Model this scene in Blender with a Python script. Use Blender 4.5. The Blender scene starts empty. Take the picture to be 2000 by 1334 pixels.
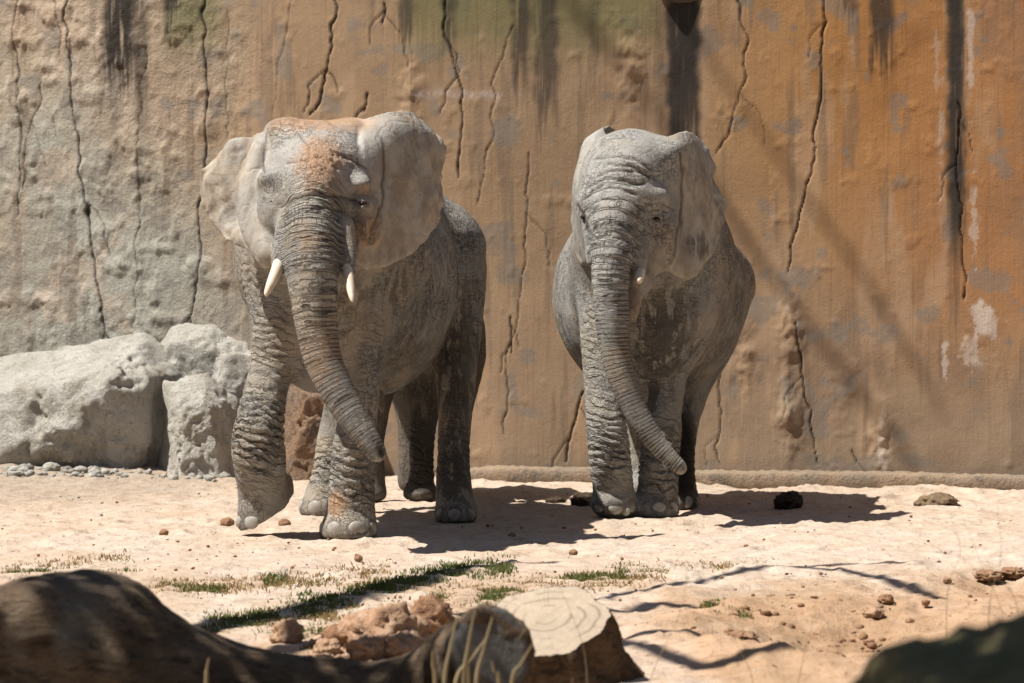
import bpy, bmesh, math, random
import numpy as np
from mathutils import Vector, Matrix
from mathutils.bvhtree import BVHTree
random.seed(7); rng = np.random.default_rng(7)
R = math.radians
sc = bpy.context.scene
COL = sc.collection

# ------------------------------------------------------------------ camera, light, exposure
F, CH, HZ = 8456.0, 2.12, 410.0           # focal length in photo pixels, camera height, horizon row
cam_d = bpy.data.cameras.new('camera'); cam = bpy.data.objects.new('camera', cam_d); COL.objects.link(cam)
cam.location = (0, 0, CH); cam.rotation_euler = (R(90), 0, 0)
cam_d.sensor_width = 36; cam_d.lens = F / 2000 * 36; cam_d.shift_y = -(667 - HZ) / 2000
cam_d.clip_start = .1; cam_d.clip_end = 2000
cam_d.dof.use_dof = True; cam_d.dof.focus_distance = 28.3; cam_d.dof.aperture_fstop = 4.2
sc.camera = cam
SUN_EL, SUN_AZ = R(60), R(12)             # azimuth: from the left, turned towards the camera side
S = np.array([-math.cos(SUN_AZ) * math.cos(SUN_EL), -math.sin(SUN_AZ) * math.cos(SUN_EL), math.sin(SUN_EL)])
w = bpy.data.worlds.new('World'); sc.world = w; w.use_nodes = True
nt = w.node_tree; sky = nt.nodes.new('ShaderNodeTexSky'); sky.sky_type = 'NISHITA'; sky.sun_disc = False
sky.sun_elevation = SUN_EL; sky.sun_rotation = math.atan2(S[0], S[1])
nt.links.new(sky.outputs[0], nt.nodes['Background'].inputs[0]); nt.nodes['Background'].inputs[1].default_value = .05
sd = bpy.data.lights.new('sun', 'SUN'); sd.energy = 5.0; sd.angle = R(.55); sd.color = (1, .945, .86)
so = bpy.data.objects.new('sun', sd); COL.objects.link(so)
so.rotation_euler = Vector(-S).to_track_quat('-Z', 'Y').to_euler()
sc.view_settings.view_transform = 'Standard'; sc.view_settings.look = 'None'
sc.view_settings.exposure = .64; sc.view_settings.gamma = 1
sc.cycles.use_denoising = True

# ------------------------------------------------------------------ helpers
def at(px, py, d):
    return np.array([(px - 1000) * d / F, d, CH - (py - HZ) * d / F])
def ground_d(py): return F * CH / (py - HZ)
def gp(px, py):
    d = ground_d(py); return np.array([(px - 1000) * d / F, d, 0.])
def to_px(P):
    return 1000 + P[..., 0] * F / P[..., 1], HZ + (CH - P[..., 2]) * F / P[..., 1]
def ss(a, b, x):
    t = np.clip((x - a) / (b - a), 0, 1); return t * t * (3 - 2 * t)
def vnoise(P, scale, seed=0):
    q = np.asarray(P, np.float64) * scale + 917.3 + seed * 13.7
    i = np.floor(q).astype(np.int64); f = q - i; u = f * f * (3 - 2 * f)
    def h(a, b, c):
        n = (a * 374761393 + b * 668265263 + c * 1274126177 + seed * 974711) & 0x7fffffff
        n = ((n ^ (n >> 13)) * 1274126177) & 0x7fffffff
        n = ((n ^ (n >> 15)) * 668265263) & 0x7fffffff
        return ((n ^ (n >> 14)) & 0xffff) / 65535.
    x, y, z = i[..., 0], i[..., 1], i[..., 2]; ux, uy, uz = u[..., 0], u[..., 1], u[..., 2]
    def lx(b, c): return h(x, b, c) * (1 - ux) + h(x + 1, b, c) * ux
    return (lx(y, z) * (1 - uy) + lx(y + 1, z) * uy) * (1 - uz) + (lx(y, z + 1) * (1 - uy) + lx(y + 1, z + 1) * uy) * uz
def fbm(P, scale, octv=4, seed=0, gain=.5):
    s = 0; a = 1; t = 0
    for k in range(octv):
        s = s + a * vnoise(P, scale * 2 ** k, seed + k); t += a; a *= gain
    return s / t
def obj_from(name, V, Fc, mat=None, parent=None, smooth=True, base=None):
    me = bpy.data.meshes.new(name); V = np.asarray(V, np.float64)
    if base is not None: V = V - np.asarray(base)
    Fc = np.asarray(Fc, np.int32)
    me.vertices.add(len(V)); me.vertices.foreach_set('co', V.ravel())
    n, k = Fc.shape
    me.loops.add(n * k); me.loops.foreach_set('vertex_index', Fc.ravel())
    me.polygons.add(n); me.polygons.foreach_set('loop_start', np.arange(n, dtype=np.int32) * k)
    if smooth: me.polygons.foreach_set('use_smooth', np.ones(n, bool))
    me.update(calc_edges=True)
    o = bpy.data.objects.new(name, me); COL.objects.link(o)
    if mat: me.materials.append(mat)
    if base is not None: o.location = base
    if parent is not None: o.parent = parent; o.location = np.asarray(base if base is not None else (0, 0, 0)) - np.asarray(parent.location)
    return o
def attr(o, name, val):
    a = o.data.attributes.new(name, 'FLOAT', 'POINT'); a.data.foreach_set('value', np.asarray(val, np.float32))
def cattr(o, name, val):
    a = o.data.attributes.new(name, 'FLOAT_COLOR', 'POINT')
    v = np.ones((len(val), 4), np.float32); v[:, :3] = val; a.data.foreach_set('color', v.ravel())
def coords(me):
    V = np.empty(len(me.vertices) * 3); me.vertices.foreach_get('co', V); return V.reshape(-1, 3)
def normals(me):
    V = np.empty(len(me.vertices) * 3); me.vertex_normals.foreach_get('vector', V); return V.reshape(-1, 3)
def tag(o, label, cat, group=None):
    o['label'] = label; o['category'] = cat
    if group: o['group'] = group
    return o
def structure(o): o['kind'] = 'structure'; return o
def stuff(o, label=None, cat=None):
    o['kind'] = 'stuff'
    if label: o['label'] = label
    if cat: o['category'] = cat
    return o
def empty(name, loc):
    e = bpy.data.objects.new(name, None); e.empty_display_size = .2; e.location = loc; COL.objects.link(e); return e
def crom(pts, n):
    """Catmull-Rom through rows of values"""
    p = np.asarray(pts, float); p = np.vstack([2 * p[0] - p[1], p, 2 * p[-1] - p[-2]])
    out = []
    for i in range(1, len(p) - 2):
        t = np.linspace(0, 1, n, endpoint=False)[:, None]
        a, b, c, d = p[i - 1], p[i], p[i + 1], p[i + 2]
        out.append(.5 * (2 * b + (c - a) * t + (2 * a - 5 * b + 4 * c - d) * t * t + (3 * b - a - 3 * c + d) * t ** 3))
    out.append(p[-2][None]); return np.vstack(out)
def grid_faces(nr, nc, wrap=False):
    i = np.arange(nr - 1)[:, None]; j = np.arange(nc if wrap else nc - 1)[None]
    a = i * nc + j; b = i * nc + (j + 1) % nc
    return np.stack([a, b, b + nc, a + nc], -1).reshape(-1, 4)
def seg_dist(X, Y, poly):
    """distance to polyline in 2-d, and parameter"""
    best = np.full(X.shape, 1e9); par = np.zeros(X.shape)
    for k in range(len(poly) - 1):
        (x0, y0), (x1, y1) = poly[k][:2], poly[k + 1][:2]
        dx, dy = x1 - x0, y1 - y0; t = np.clip(((X - x0) * dx + (Y - y0) * dy) / (dx * dx + dy * dy + 1e-9), 0, 1)
        d = np.hypot(X - x0 - t * dx, Y - y0 - t * dy); m = d < best
        best = np.where(m, d, best); par = np.where(m, k + t, par)
    return best, par

# --- node helpers
class NT:
    def __init__(s, name, rough=.9, spec=.2):
        s.m = bpy.data.materials.new(name); s.m.use_nodes = True; s.t = s.m.node_tree
        s.b = s.t.nodes['Principled BSDF']; s.b.inputs['Roughness'].default_value = rough
        s.b.inputs['Specular IOR Level'].default_value = spec
        s.tc = s.t.nodes.new('ShaderNodeTexCoord')
    def n(s, typ, **kw):
        x = s.t.nodes.new(typ)
        for k, v in kw.items(): setattr(x, k, v)
        return x
    def set(s, sock, v):
        if isinstance(v, bpy.types.NodeSocket): s.t.links.new(v, sock)
        elif isinstance(v, (tuple, list)) and len(v) == 3 and sock.type == 'RGBA': sock.default_value = (*v, 1)
        else: sock.default_value = v
    def math(s, op, a, b=0., clamp=False):
        x = s.n('ShaderNodeMath', operation=op, use_clamp=clamp); s.set(x.inputs[0], a); s.set(x.inputs[1], b); return x.outputs[0]
    def mix(s, f, a, b, mode='MIX'):
        x = s.n('ShaderNodeMix', data_type='RGBA', blend_type=mode, clamp_factor=True); s.set(x.inputs[0], f); s.set(x.inputs[6], a); s.set(x.inputs[7], b); return x.outputs[2]
    def ramp(s, v, a, b, lo=0., hi=1.):
        x = s.n('ShaderNodeMapRange', interpolation_type='SMOOTHSTEP'); s.set(x.inputs[0], v)
        for i, q in enumerate((a, b, lo, hi)): x.inputs[i + 1].default_value = q
        return x.outputs[0]
    def mapping(s, scale=(1, 1, 1), rot=(0, 0, 0), vec=None):
        x = s.n('ShaderNodeMapping'); s.set(x.inputs[0], vec or s.tc.outputs['Object']); x.inputs['Scale'].default_value = scale; x.inputs['Rotation'].default_value = rot; return x.outputs[0]
    def noise(s, scale, detail=4, rough=.55, vec=None, dist=0.):
        x = s.n('ShaderNodeTexNoise'); s.set(x.inputs['Vector'], vec or s.tc.outputs['Object']); x.inputs['Scale'].default_value = scale
        x.inputs['Detail'].default_value = detail; x.inputs['Roughness'].default_value = rough; x.inputs['Distortion'].default_value = dist; return x.outputs[0]
    def voro(s, scale, feat='DISTANCE_TO_EDGE', vec=None, rnd=1.):
        x = s.n('ShaderNodeTexVoronoi', feature=feat); s.set(x.inputs['Vector'], vec or s.tc.outputs['Object']); x.inputs['Scale'].default_value = scale; x.inputs['Randomness'].default_value = rnd
        return x.outputs['Distance']
    def attr(s, name, col=False):
        x = s.n('ShaderNodeAttribute', attribute_name=name); return x.outputs['Color' if col else 'Fac']
    def bump(s, h, dist, strength=1., normal=None):
        x = s.n('ShaderNodeBump'); s.set(x.inputs['Height'], h); x.inputs['Distance'].default_value = dist; s.set(x.inputs['Strength'], strength)
        if normal: s.set(x.inputs['Normal'], normal)
        return x.outputs[0]
    def out(s, col=None, normal=None, rough=None):
        if col is not None: s.set(s.b.inputs['Base Color'], col)
        if normal is not None: s.set(s.b.inputs['Normal'], normal)
        if rough is not None: s.set(s.b.inputs['Roughness'], rough)
        return s.m

# ------------------------------------------------------------------ materials
def mat_ground():
    t = NT('ground_soil', .95, .1)
    c = t.attr('tint', True)
    sp = t.mapping((1, .45, 1))
    n1 = t.noise(6, 5, .6); n2 = t.noise(34, 5, .65, sp); n3 = t.noise(160, 2, .6, sp); n4 = t.noise(1.3, 4, .6)
    c = t.mix(t.ramp(n1, .38, .68, 0, .6), c, t.mix(1, c, (.74, .69, .64), 'MULTIPLY'))
    n5 = t.noise(1, 5, .65, t.mapping((5, 16, 5))); c = t.mix(t.ramp(n5, .52, .68, 0, .55), c, t.mix(1, c, (.66, .59, .53), 'MULTIPLY'))
    c = t.mix(t.ramp(n2, .54, .70, 0, .7), c, t.mix(1, c, (.52, .43, .36), 'MULTIPLY'))
    c = t.mix(t.ramp(n3, .62, .75, 0, .5), c, (.20, .13, .085))
    c = t.mix(t.ramp(n4, .55, .7, 0, .25), c, (.40, .29, .20))
    b = t.bump(n2, .03, .5); b = t.bump(n3, .01, .5, b)
    return t.out(c, b)
def mat_wall():
    t = NT('wall_plaster', .92, .15)
    c = t.attr('tint', True); cr = t.attr('crack'); rg = t.attr('rough')
    st = t.mapping((38, 38, 1.1)); n1 = t.noise(1, 5, .65, st); n2 = t.noise(9, 6, .65); n3 = t.noise(60, 4, .65); n4 = t.noise(2.2, 5, .6)
    st2 = t.mapping((90, 90, 1.6)); n5 = t.noise(1, 3, .5, st2)
    c = t.mix(t.ramp(n1, .5, .75, 0, .38), c, t.mix(1, c, (.55, .50, .47), 'MULTIPLY'))
    c = t.mix(t.ramp(n2, .55, .75, 0, .35), c, t.mix(1, c, (1.25, 1.22, 1.2), 'MULTIPLY'))
    c = t.mix(t.ramp(n4, .52, .68, 0, .35), c, t.mix(1, c, (.72, .72, .74), 'MULTIPLY'))
    c = t.mix(t.ramp(n3, .62, .74, 0, .45), c, t.mix(1, c, (.5, .46, .42), 'MULTIPLY'))
    sp = t.voro(4.2, 'F1'); c = t.mix(t.ramp(t.math('ADD', sp, t.math('MULTIPLY', n2, .12)), .13, .085, 0, .3), c, (.13, .12, .11))
    c = t.mix(t.math('MULTIPLY', cr, .93), c, (.02, .015, .012))
    b = t.bump(n5, .009, t.math('ADD', .15, t.math('MULTIPLY', rg, .4)))
    b = t.bump(n2, .05, t.math('ADD', .08, t.math('MULTIPLY', rg, .5)), b)
    b = t.bump(n3, .012, t.math('ADD', .14, t.math('MULTIPLY', rg, .6)), b)
    return t.out(c, b)
def mat_skin(name, base, warm):
    t = NT(name, .78, .22)
    # ----- relief
    v2 = t.voro(85); n1 = t.noise(3.1, 5, .6); n2 = t.noise(15, 5, .6); n3 = t.noise(120, 3, .6)
    wv = t.mapping((1, 1, 1)); dst = t.noise(7, 3, .5)
    def ridge(sc3, rot, wdt, vec=None):
        x = t.math('ABSOLUTE', t.math('SUBTRACT', t.noise(1, 2.5, .5, t.mapping(sc3, rot, vec)), .5)); return t.ramp(x, 0, wdt, 1, 0)
    crk = t.math('MAXIMUM', ridge((26, 26, 9), (0, R(20), 0), .035), ridge((9, 9, 30), (0, R(-12), R(20)), .035)); crk2 = t.ramp(v2, 0, .12, 1, 0)
    tw = t.attr('trunk'); ts = t.attr('trunk_s'); lw = t.attr('fold'); lz = t.attr('fold_s'); hide = t.attr('hide'); tl = t.attr('trunk_l')
    # trunk rings: spacing shrinks along the trunk (coordinate is pre-warped)
    ph = t.math('ADD', ts, t.math('MULTIPLY', t.noise(9, 3, .5), 1.0)); fr = t.math('ABSOLUTE', t.math('SUBTRACT', t.math('FRACT', ph), .5))
    ring = t.math('MULTIPLY', t.ramp(fr, .0, .21, 1, 0), t.math('MULTIPLY', tw, t.ramp(t.noise(7, 3), .36, .58, .12, 1)))
    ph2 = t.math('ADD', t.math('MULTIPLY', ts, 2.7), t.math('MULTIPLY', t.noise(14, 3, .5), 1.5)); fr2 = t.math('ABSOLUTE', t.math('SUBTRACT', t.math('FRACT', ph2), .5))
    ring2 = t.math('MULTIPLY', t.ramp(fr2, .0, .22, 1, 0), tw)
    phl = t.math('ADD', t.math('MULTIPLY', tl, 1.3), t.math('MULTIPLY', t.noise(6, 3, .5), 2.2)); frl = t.math('ABSOLUTE', t.math('SUBTRACT', t.math('FRACT', phl), .5))
    lon = t.math('MULTIPLY', t.math('MULTIPLY', t.ramp(frl, .0, .16, 1, 0), t.attr('trunk_lw')), t.ramp(t.noise(8, 2), .42, .6, 0, 1))
    pl = t.math('ADD', lz, t.math('MULTIPLY', t.noise(6, 4, .55), 3.4)); frf = t.math('ABSOLUTE', t.math('SUBTRACT', t.math('FRACT', pl), .5))
    fold = t.math('MULTIPLY', t.ramp(frf, .0, .24, 1, 0), t.math('MULTIPLY', lw, t.ramp(t.noise(4, 2), .34, .58, .1, 1)))
    pl2 = t.math('ADD', t.math('MULTIPLY', lz, 2.6), t.math('MULTIPLY', t.noise(11, 3, .5), 4.)); frf2 = t.math('ABSOLUTE', t.math('SUBTRACT', t.math('FRACT', pl2), .5))
    fold2 = t.math('MULTIPLY', t.ramp(frf2, .0, .25, 1, 0), t.math('MULTIPLY', lw, t.ramp(t.noise(9, 2), .4, .6, 0, 1)))
    wp = t.n('ShaderNodeVectorMath', operation='ADD'); nz = t.n('ShaderNodeTexNoise'); nz.inputs['Scale'].default_value = 5; t.set(nz.inputs['Vector'], t.tc.outputs['Object'])
    sc1 = t.n('ShaderNodeVectorMath', operation='SCALE'); t.set(sc1.inputs[0], nz.outputs[1]); sc1.inputs['Scale'].default_value = .16; t.set(wp.inputs[0], t.tc.outputs['Object']); t.set(wp.inputs[1], sc1.outputs[0])
    hid = t.math('MAXIMUM', ridge((24, 20, 2.2), (0, R(12), 0), .05, wp.outputs[0]), t.math('MULTIPLY', ridge((46, 40, 4), (0, R(8), 0), .05, wp.outputs[0]), .7)); hid = t.math('MAXIMUM', hid, t.math('MULTIPLY', ridge((5, 5, 26), (0, R(18), 0), .03), .5))
    hid = t.math('MULTIPLY', t.math('MULTIPLY', hid, hide), t.ramp(t.noise(4.5, 4, .6), .34, .6, .15, 1.))
    net = t.math('MULTIPLY', crk, t.math('SUBTRACT', 1., t.math('MULTIPLY', t.math('MAXIMUM', tw, t.attr('ear')), .9)))
    net = t.math('MULTIPLY', net, t.ramp(t.noise(3.5, 3), .38, .62, .12, 1))
    g = t.attr('crease')
    h = t.math('ADD', t.math('MULTIPLY', net, -.28), t.math('MULTIPLY', t.math('MULTIPLY', crk2, t.math('SUBTRACT', 1., t.attr('ear'))), -.10))
    h = t.math('ADD', h, t.math('MULTIPLY', ring, -1.)); h = t.math('ADD', h, t.math('MULTIPLY', ring2, -.38)); h = t.math('ADD', h, t.math('MULTIPLY', lon, -.3))
    h = t.math('ADD', h, t.math('MULTIPLY', fold, -1.)); h = t.math('ADD', h, t.math('MULTIPLY', fold2, -.42)); h = t.math('ADD', h, t.math('MULTIPLY', hid, -.42))
    h = t.math('ADD', h, t.math('MULTIPLY', n2, t.math('SUBTRACT', .36, t.math('MULTIPLY', t.attr('ear'), .16)))); vein = t.math('MULTIPLY', ridge((5, 5, 3.5), (0, R(30), 0), .05, wp.outputs[0]), t.attr('ear')); h = t.math('ADD', h, t.math('MULTIPLY', vein, -.07))
    # ----- colour
    c = t.mix(t.ramp(n1, .38, .64), base, warm)
    c = t.mix(t.math('MULTIPLY', t.ramp(t.noise(7, 6, .68, t.mapping((1.4, 1.4, .7))), .40, .62, 0, .8), t.attr('ear')), c, t.mix(1, c, (.66, .58, .50), 'MULTIPLY'))
    c = t.mix(t.ramp(n2, .46, .72, 0, .42), c, t.mix(1, c, (.66, .63, .60), 'MULTIPLY'))
    c = t.mix(t.attr('pale'), c, (.50, .485, .455))
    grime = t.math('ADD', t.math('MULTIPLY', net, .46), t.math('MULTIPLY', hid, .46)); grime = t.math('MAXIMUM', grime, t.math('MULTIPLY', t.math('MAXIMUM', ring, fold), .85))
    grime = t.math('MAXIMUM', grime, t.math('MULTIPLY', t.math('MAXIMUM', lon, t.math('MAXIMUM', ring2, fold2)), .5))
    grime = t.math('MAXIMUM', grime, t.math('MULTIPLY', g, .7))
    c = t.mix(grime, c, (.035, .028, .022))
    od = t.math('MULTIPLY', t.attr('dust'), t.ramp(t.math('ADD', t.noise(13, 6, .65), t.math('MULTIPLY', t.attr('dust'), .25)), .42, .66)); c = t.mix(t.math('MULTIPLY', od, .75), c, (.52, .27, .12))
    stain_shade = t.math('MULTIPLY', t.attr('stain'), t.ramp(t.math('ADD', t.noise(6, 6, .68, t.mapping((2.2, 2.2, .6))), t.math('MULTIPLY', t.attr('stain'), .24)), .58, .66)); c = t.mix(t.math('MULTIPLY', stain_shade, .85), c, (.035, .03, .026))  # dark skin patches: wet stains and some painted shade together
    c = t.mix(t.ramp(n3, .6, .78, 0, .18), c, t.mix(1, c, (.55, .5, .46), 'MULTIPLY'))
    b = t.bump(h, .036, 1.); b = t.bump(n3, .004, .3, b)
    return t.out(c, b, t.math('SUBTRACT', .85, t.math('MULTIPLY', stain_shade, .3)))
def mat_simple(name, c1, c2, scale=6, rough=.85, bump=.01, fine=60, spots=None):
    t = NT(name, rough, .25); n1 = t.noise(scale, 5, .6); n2 = t.noise(fine, 4, .65)
    c = t.mix(t.ramp(n1, .35, .68), c1, c2)
    c = t.mix(t.ramp(n2, .56, .74, 0, .5), c, t.mix(1, c, (.5, .46, .42), 'MULTIPLY'))
    if spots: c = t.mix(t.ramp(t.noise(scale * 2.3, 5, .65), .54, .66, 0, .85), c, spots)
    b = t.bump(n1, bump * 2, .4); b = t.bump(n2, bump, .6, b)
    return t.out(c, b)
def mat_rock(name, c1, c2, dark):
    t = NT(name, .93, .15); n1 = t.noise(2.6, 6, .62); n2 = t.noise(14, 6, .68); n3 = t.noise(70, 4, .65); v = t.voro(30, 'F1')
    c = t.mix(t.ramp(n1, .4, .62), c1, c2); n4 = t.noise(5, 6, .7, t.mapping((1, 1, .5), (0, R(25), 0)))
    c = t.mix(t.ramp(n4, .53, .64, 0, .55), c, dark); c = t.mix(t.ramp(n2, .55, .68, 0, .7), c, dark)
    c = t.mix(t.ramp(n3, .6, .72, 0, .55), c, t.mix(1, c, (.45, .4, .35), 'MULTIPLY'))
    b = t.bump(n2, .10, .8); b = t.bump(n3, .03, .85, b)
    return t.out(c, b)
def mat_blade(name, cols, rough=.7):
    t = NT(name, rough, .25); a = t.attr('rnd')
    c = t.mix(t.ramp(a, .1, .5), cols[0], cols[1]); c = t.mix(t.ramp(a, .55, .95), c, cols[2])
    m = t.out(c)
    tr = t.n('ShaderNodeBsdfTranslucent'); t.set(tr.inputs[0], c); mx = t.n('ShaderNodeMixShader'); mx.inputs[0].default_value = .3
    t.t.links.new(t.b.outputs[0], mx.inputs[1]); t.t.links.new(tr.outputs[0], mx.inputs[2])
    t.t.links.new(mx.outputs[0], t.t.nodes['Material Output'].inputs[0]); return m
def mat_bark(name, c1, c2, moss):
    t = NT(name, .9, .2); st = t.mapping((1, 1, 1)); n1 = t.noise(5, 6, .65, t.mapping((.35, 1, 1.3), (0, R(-15), 0))); n2 = t.noise(26, 6, .7, t.mapping((.25, 1, 1), (0, R(-15), 0))); n3 = t.noise(3, 4, .6)
    c = t.mix(t.ramp(n1, .38, .66), c1, c2); c = t.mix(t.ramp(n3, .54, .68, 0, .7), c, moss); c = t.mix(t.ramp(n2, .50, .66, 0, .75), c, (.03, .022, .015))
    c = t.mix(t.attr('bare'), c, t.mix(t.ramp(n2, .4, .7), (.30, .27, .23), (.20, .18, .16)))
    b = t.bump(n2, .06, 1.); b = t.bump(n1, .09, .8, b); return t.out(c, b)
def mat_endgrain():
    t = NT('cut_wood', .85, .2); r = t.attr('ring'); n = t.noise(5, 4, .6); n2 = t.noise(40, 4, .7)
    ph = t.math('ADD', t.math('MULTIPLY', r, 4.6), t.math('MULTIPLY', t.noise(2.2, 2, .4), 1.6)); fr = t.math('ABSOLUTE', t.math('SUBTRACT', t.math('FRACT', ph), .5))
    l1 = t.math('MULTIPLY', t.ramp(fr, 0, .2, 1, 0), t.ramp(t.noise(7, 2), .42, .58, .05, 1))
    ph2 = t.math('ADD', t.math('MULTIPLY', r, 17.), t.math('MULTIPLY', n, 5.)); fr2 = t.math('ABSOLUTE', t.math('SUBTRACT', t.math('FRACT', ph2), .5))
    c = t.mix(t.ramp(n2, .35, .7), (.41, .33, .25), (.48, .40, .31)); c = t.mix(t.ramp(fr2, 0, .3, .28, 0), c, (.30, .22, .15)); c = t.mix(t.math('MULTIPLY', l1, .65), c, (.12, .085, .06))
    saw = t.noise(1, 3, .6, t.mapping((2, 60, 60), (0, 0, R(12)))); c = t.mix(t.ramp(saw, .55, .78, 0, .3), c, (.36, .26, .19))
    sap = t.ramp(r, .35, .1, 0, .35); c = t.mix(sap, c, (.36, .29, .21)); rad = t.n('ShaderNodeCombineXYZ'); t.set(rad.inputs[0], t.attr('dirx')); t.set(rad.inputs[1], t.attr('diry')); t.set(rad.inputs[2], t.math('MULTIPLY', r, .12)); rc = t.math('ABSOLUTE', t.math('SUBTRACT', t.noise(3.2, 2, .5, rad.outputs[0]), .5)); rc = t.math('MULTIPLY', t.ramp(rc, 0, .01, 1, 0), t.ramp(r, .15, .6, 0, 1)); c = t.mix(t.math('MULTIPLY', rc, .45), c, (.08, .055, .04)); c = t.mix(t.ramp(t.noise(4, 5, .6), .42, .66, 0, .35), c, (.34, .29, .23))
    return t.out(c, t.bump(t.math('ADD', l1, n2), .008, -.6))
M = dict(ground=mat_ground(), wall=mat_wall(),
    skin1=mat_skin('elephant_skin_dusty', (.345, .33, .305), (.40, .345, .275)),
    skin2=mat_skin('elephant_skin_grey', (.335, .328, .31), (.38, .345, .292)),
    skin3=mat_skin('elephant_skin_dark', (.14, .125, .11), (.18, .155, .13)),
    tusk=mat_simple('ivory', (.74, .66, .55), (.60, .47, .34), 14, .4, .002, 50),
    nail=mat_simple('toenail_horn', (.36, .345, .32), (.27, .245, .21), 18, .45, .004, 90),
    eye=mat_simple('dark_eye', (.02, .012, .008), (.035, .02, .012), 10, .12, .0005, 50),
    nostril=mat_simple('nostril_skin', (.05, .035, .03), (.08, .055, .045), 20, .8, .004, 90),
    rock=mat_rock('pale_limestone', (.56, .535, .475), (.66, .635, .58), (.36, .315, .245)),
    rock2=mat_rock('brown_rock', (.34, .22, .14), (.25, .19, .15), (.12, .10, .09)),
    pebble=mat_rock('grey_pebble', (.33, .31, .29), (.46, .43, .39), (.20, .18, .16)),
    dung=mat_simple('dung', (.05, .035, .024), (.085, .06, .038), 14, .95, .02, 80),
    dung2=mat_simple('dry_dung', (.16, .11, .07), (.24, .17, .10), 14, .95, .02, 80),
    clod=mat_simple('red_clay', (.38, .225, .14), (.44, .31, .215), 7, .95, .03, 45),
    clod2=mat_simple('dark_clay', (.24, .13, .075), (.33, .20, .12), 9, .95, .03, 45),
    bark=mat_bark('dark_bark', (.15, .105, .07), (.25, .18, .12), (.12, .11, .05)),
    stumpbark=mat_bark('stump_bark', (.13, .085, .055), (.22, .145, .09), (.10, .105, .04)),
    cut=mat_endgrain(),
    cutgrey=mat_simple('weathered_cut', (.10, .095, .09), (.15, .14, .13), 9, .9, .01, 40),
    moss=mat_simple('mossy_rock', (.11, .108, .046), (.18, .145, .08), 5, .95, .03, 40, (.05, .06, .02)),
    grass=mat_blade('green_grass', ((.075, .115, .03), (.115, .155, .045), (.22, .21, .08))),
    dry=mat_blade('dry_grass', ((.38, .26, .12), (.30, .19, .09), (.25, .22, .08))),
    straw=mat_blade('straw', ((.36, .30, .18), (.45, .37, .22), (.32, .25, .14))),
    leaf=mat_blade('tree_leaf', ((.05, .09, .02), (.07, .11, .03), (.09, .12, .03))),
    concrete=mat_simple('stained_concrete', (.10, .085, .065), (.06, .052, .045), 5, .9, .02, 40))

# ------------------------------------------------------------------ ground
def wall_d(x):
    x = np.asarray(x, float); return 34.05 - .30 * x + np.where(x < 0, .055 * x * x, 0)
def ground_z(x, y):
    x = np.asarray(x, float); y = np.asarray(y, float)
    P = np.stack([x, y, np.zeros_like(x)], -1)
    near = ss(60, 30, np.hypot(x, y - 26))
    z = .11 * ss(-1.6, -3.2, x) * ss(32.4, 34.6, y)                       # rises towards the boulders
    z = z + near * (.05 * (fbm(P, .5, 3, 3) - .5))
    z = z * (1 - .0)
    d1 = np.hypot((x - 1.75) / .85, (y - 21.3) / 1.5); z = z - .13 * ss(1, .35, d1) + .05 * np.exp(-((d1 - 1.15) / .25) ** 2)   # dug hollow right of the stump
    d2 = np.hypot((x - 2.9) / .55, (y - 24.5) / 1.1); z = z - .07 * ss(1, .3, d2)
    z = z + .05 * np.exp(-((x - 1.2) / 1.1) ** 2 - ((y - 20.2) / .5) ** 2)
    return z
def feet_flat(z, x, y):
    for fx, fy in FEET:
        k = np.exp(-(((x - fx) / .45) ** 2 + ((y - fy) / .6) ** 2)); z = z * (1 - k)
    return z
FEET = [(-1.04, 28.05), (-1.65, 28.3), (-1.34, 30.1), (-.38, 29.5), (.69, 29.9), (1.0, 29.95), (1.2, 30.7), (-.65, 31.6)]
def dens(a, b, c, d, fine, coarse_n=14):
    lo = a + (b - a) * (1 - (1 - np.linspace(0, 1, coarse_n, endpoint=False)) ** 2.5)
    hi = c + (d - c) * np.linspace(0, 1, coarse_n + 1)[1:] ** 2.5
    return np.concatenate([lo, np.arange(b, c, fine), [c], hi])
xs = dens(-300, -4.6, 4.6, 300, .021); ys = dens(-200, 18.2, 36.5, 500, .042)
X, Y = np.meshgrid(xs, ys); P0 = np.stack([X, Y, X * 0], -1)
Z = feet_flat(ground_z(X, Y), X, Y); nearf = ss(40, 37, Y) * ss(14, 17, Y) * ss(7, 5, abs(X))
PA = P0 * np.array([1, .6, 1])
Zf = .042 * (fbm(PA, 2.2, 3, 11) - .5) + .036 * (fbm(PA, 8, 3, 21) - .5) + .03 * np.maximum(0, fbm(PA, 14, 3, 31) - .55) * 2
hol = np.exp(-(((X - 1.75) / .9) ** 2 + ((Y - 21.5) / 1.6) ** 2)) + np.exp(-(((X - 2.9) / .5) ** 2 + ((Y - 24.5) / 1) ** 2)) + .8 * np.exp(-(((X + .65) / .5) ** 2 + ((Y - 21) / 1.) ** 2))
Zf = Zf + hol * (.11 * (fbm(PA, 5, 4, 41) - .45))
Z = Z + Zf * nearf
pr_ = np.random.default_rng(31)
for _ in range(65):
    fx, fy = gp(pr_.random() * 2100 - 50, 955 + 330 * pr_.random() ** 1.3)[:2]; q = np.hypot(X - fx, (Y - fy) * .9); m = q < .5
    rr_ = .15 + .06 * pr_.random(); Z[m] += -.015 * ss(rr_ + .03, rr_ - .03, q[m]) + .012 * np.exp(-((q[m] - rr_ - .05) / .04) ** 2)
for fx, fy in FEET: Z = np.where(np.hypot(X - fx, Y - fy) < .3, np.minimum(Z, .006), Z)
PX, PY = to_px(np.stack([X, np.maximum(Y, 1.), Z], -1))
tint = np.empty(X.shape + (3,)); tint[:] = (.53, .43, .35)
def blend(mask, col):
    global tint
    m = np.clip(mask, 0, 1)[..., None]; tint = tint * (1 - m) + np.array(col) * m
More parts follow.
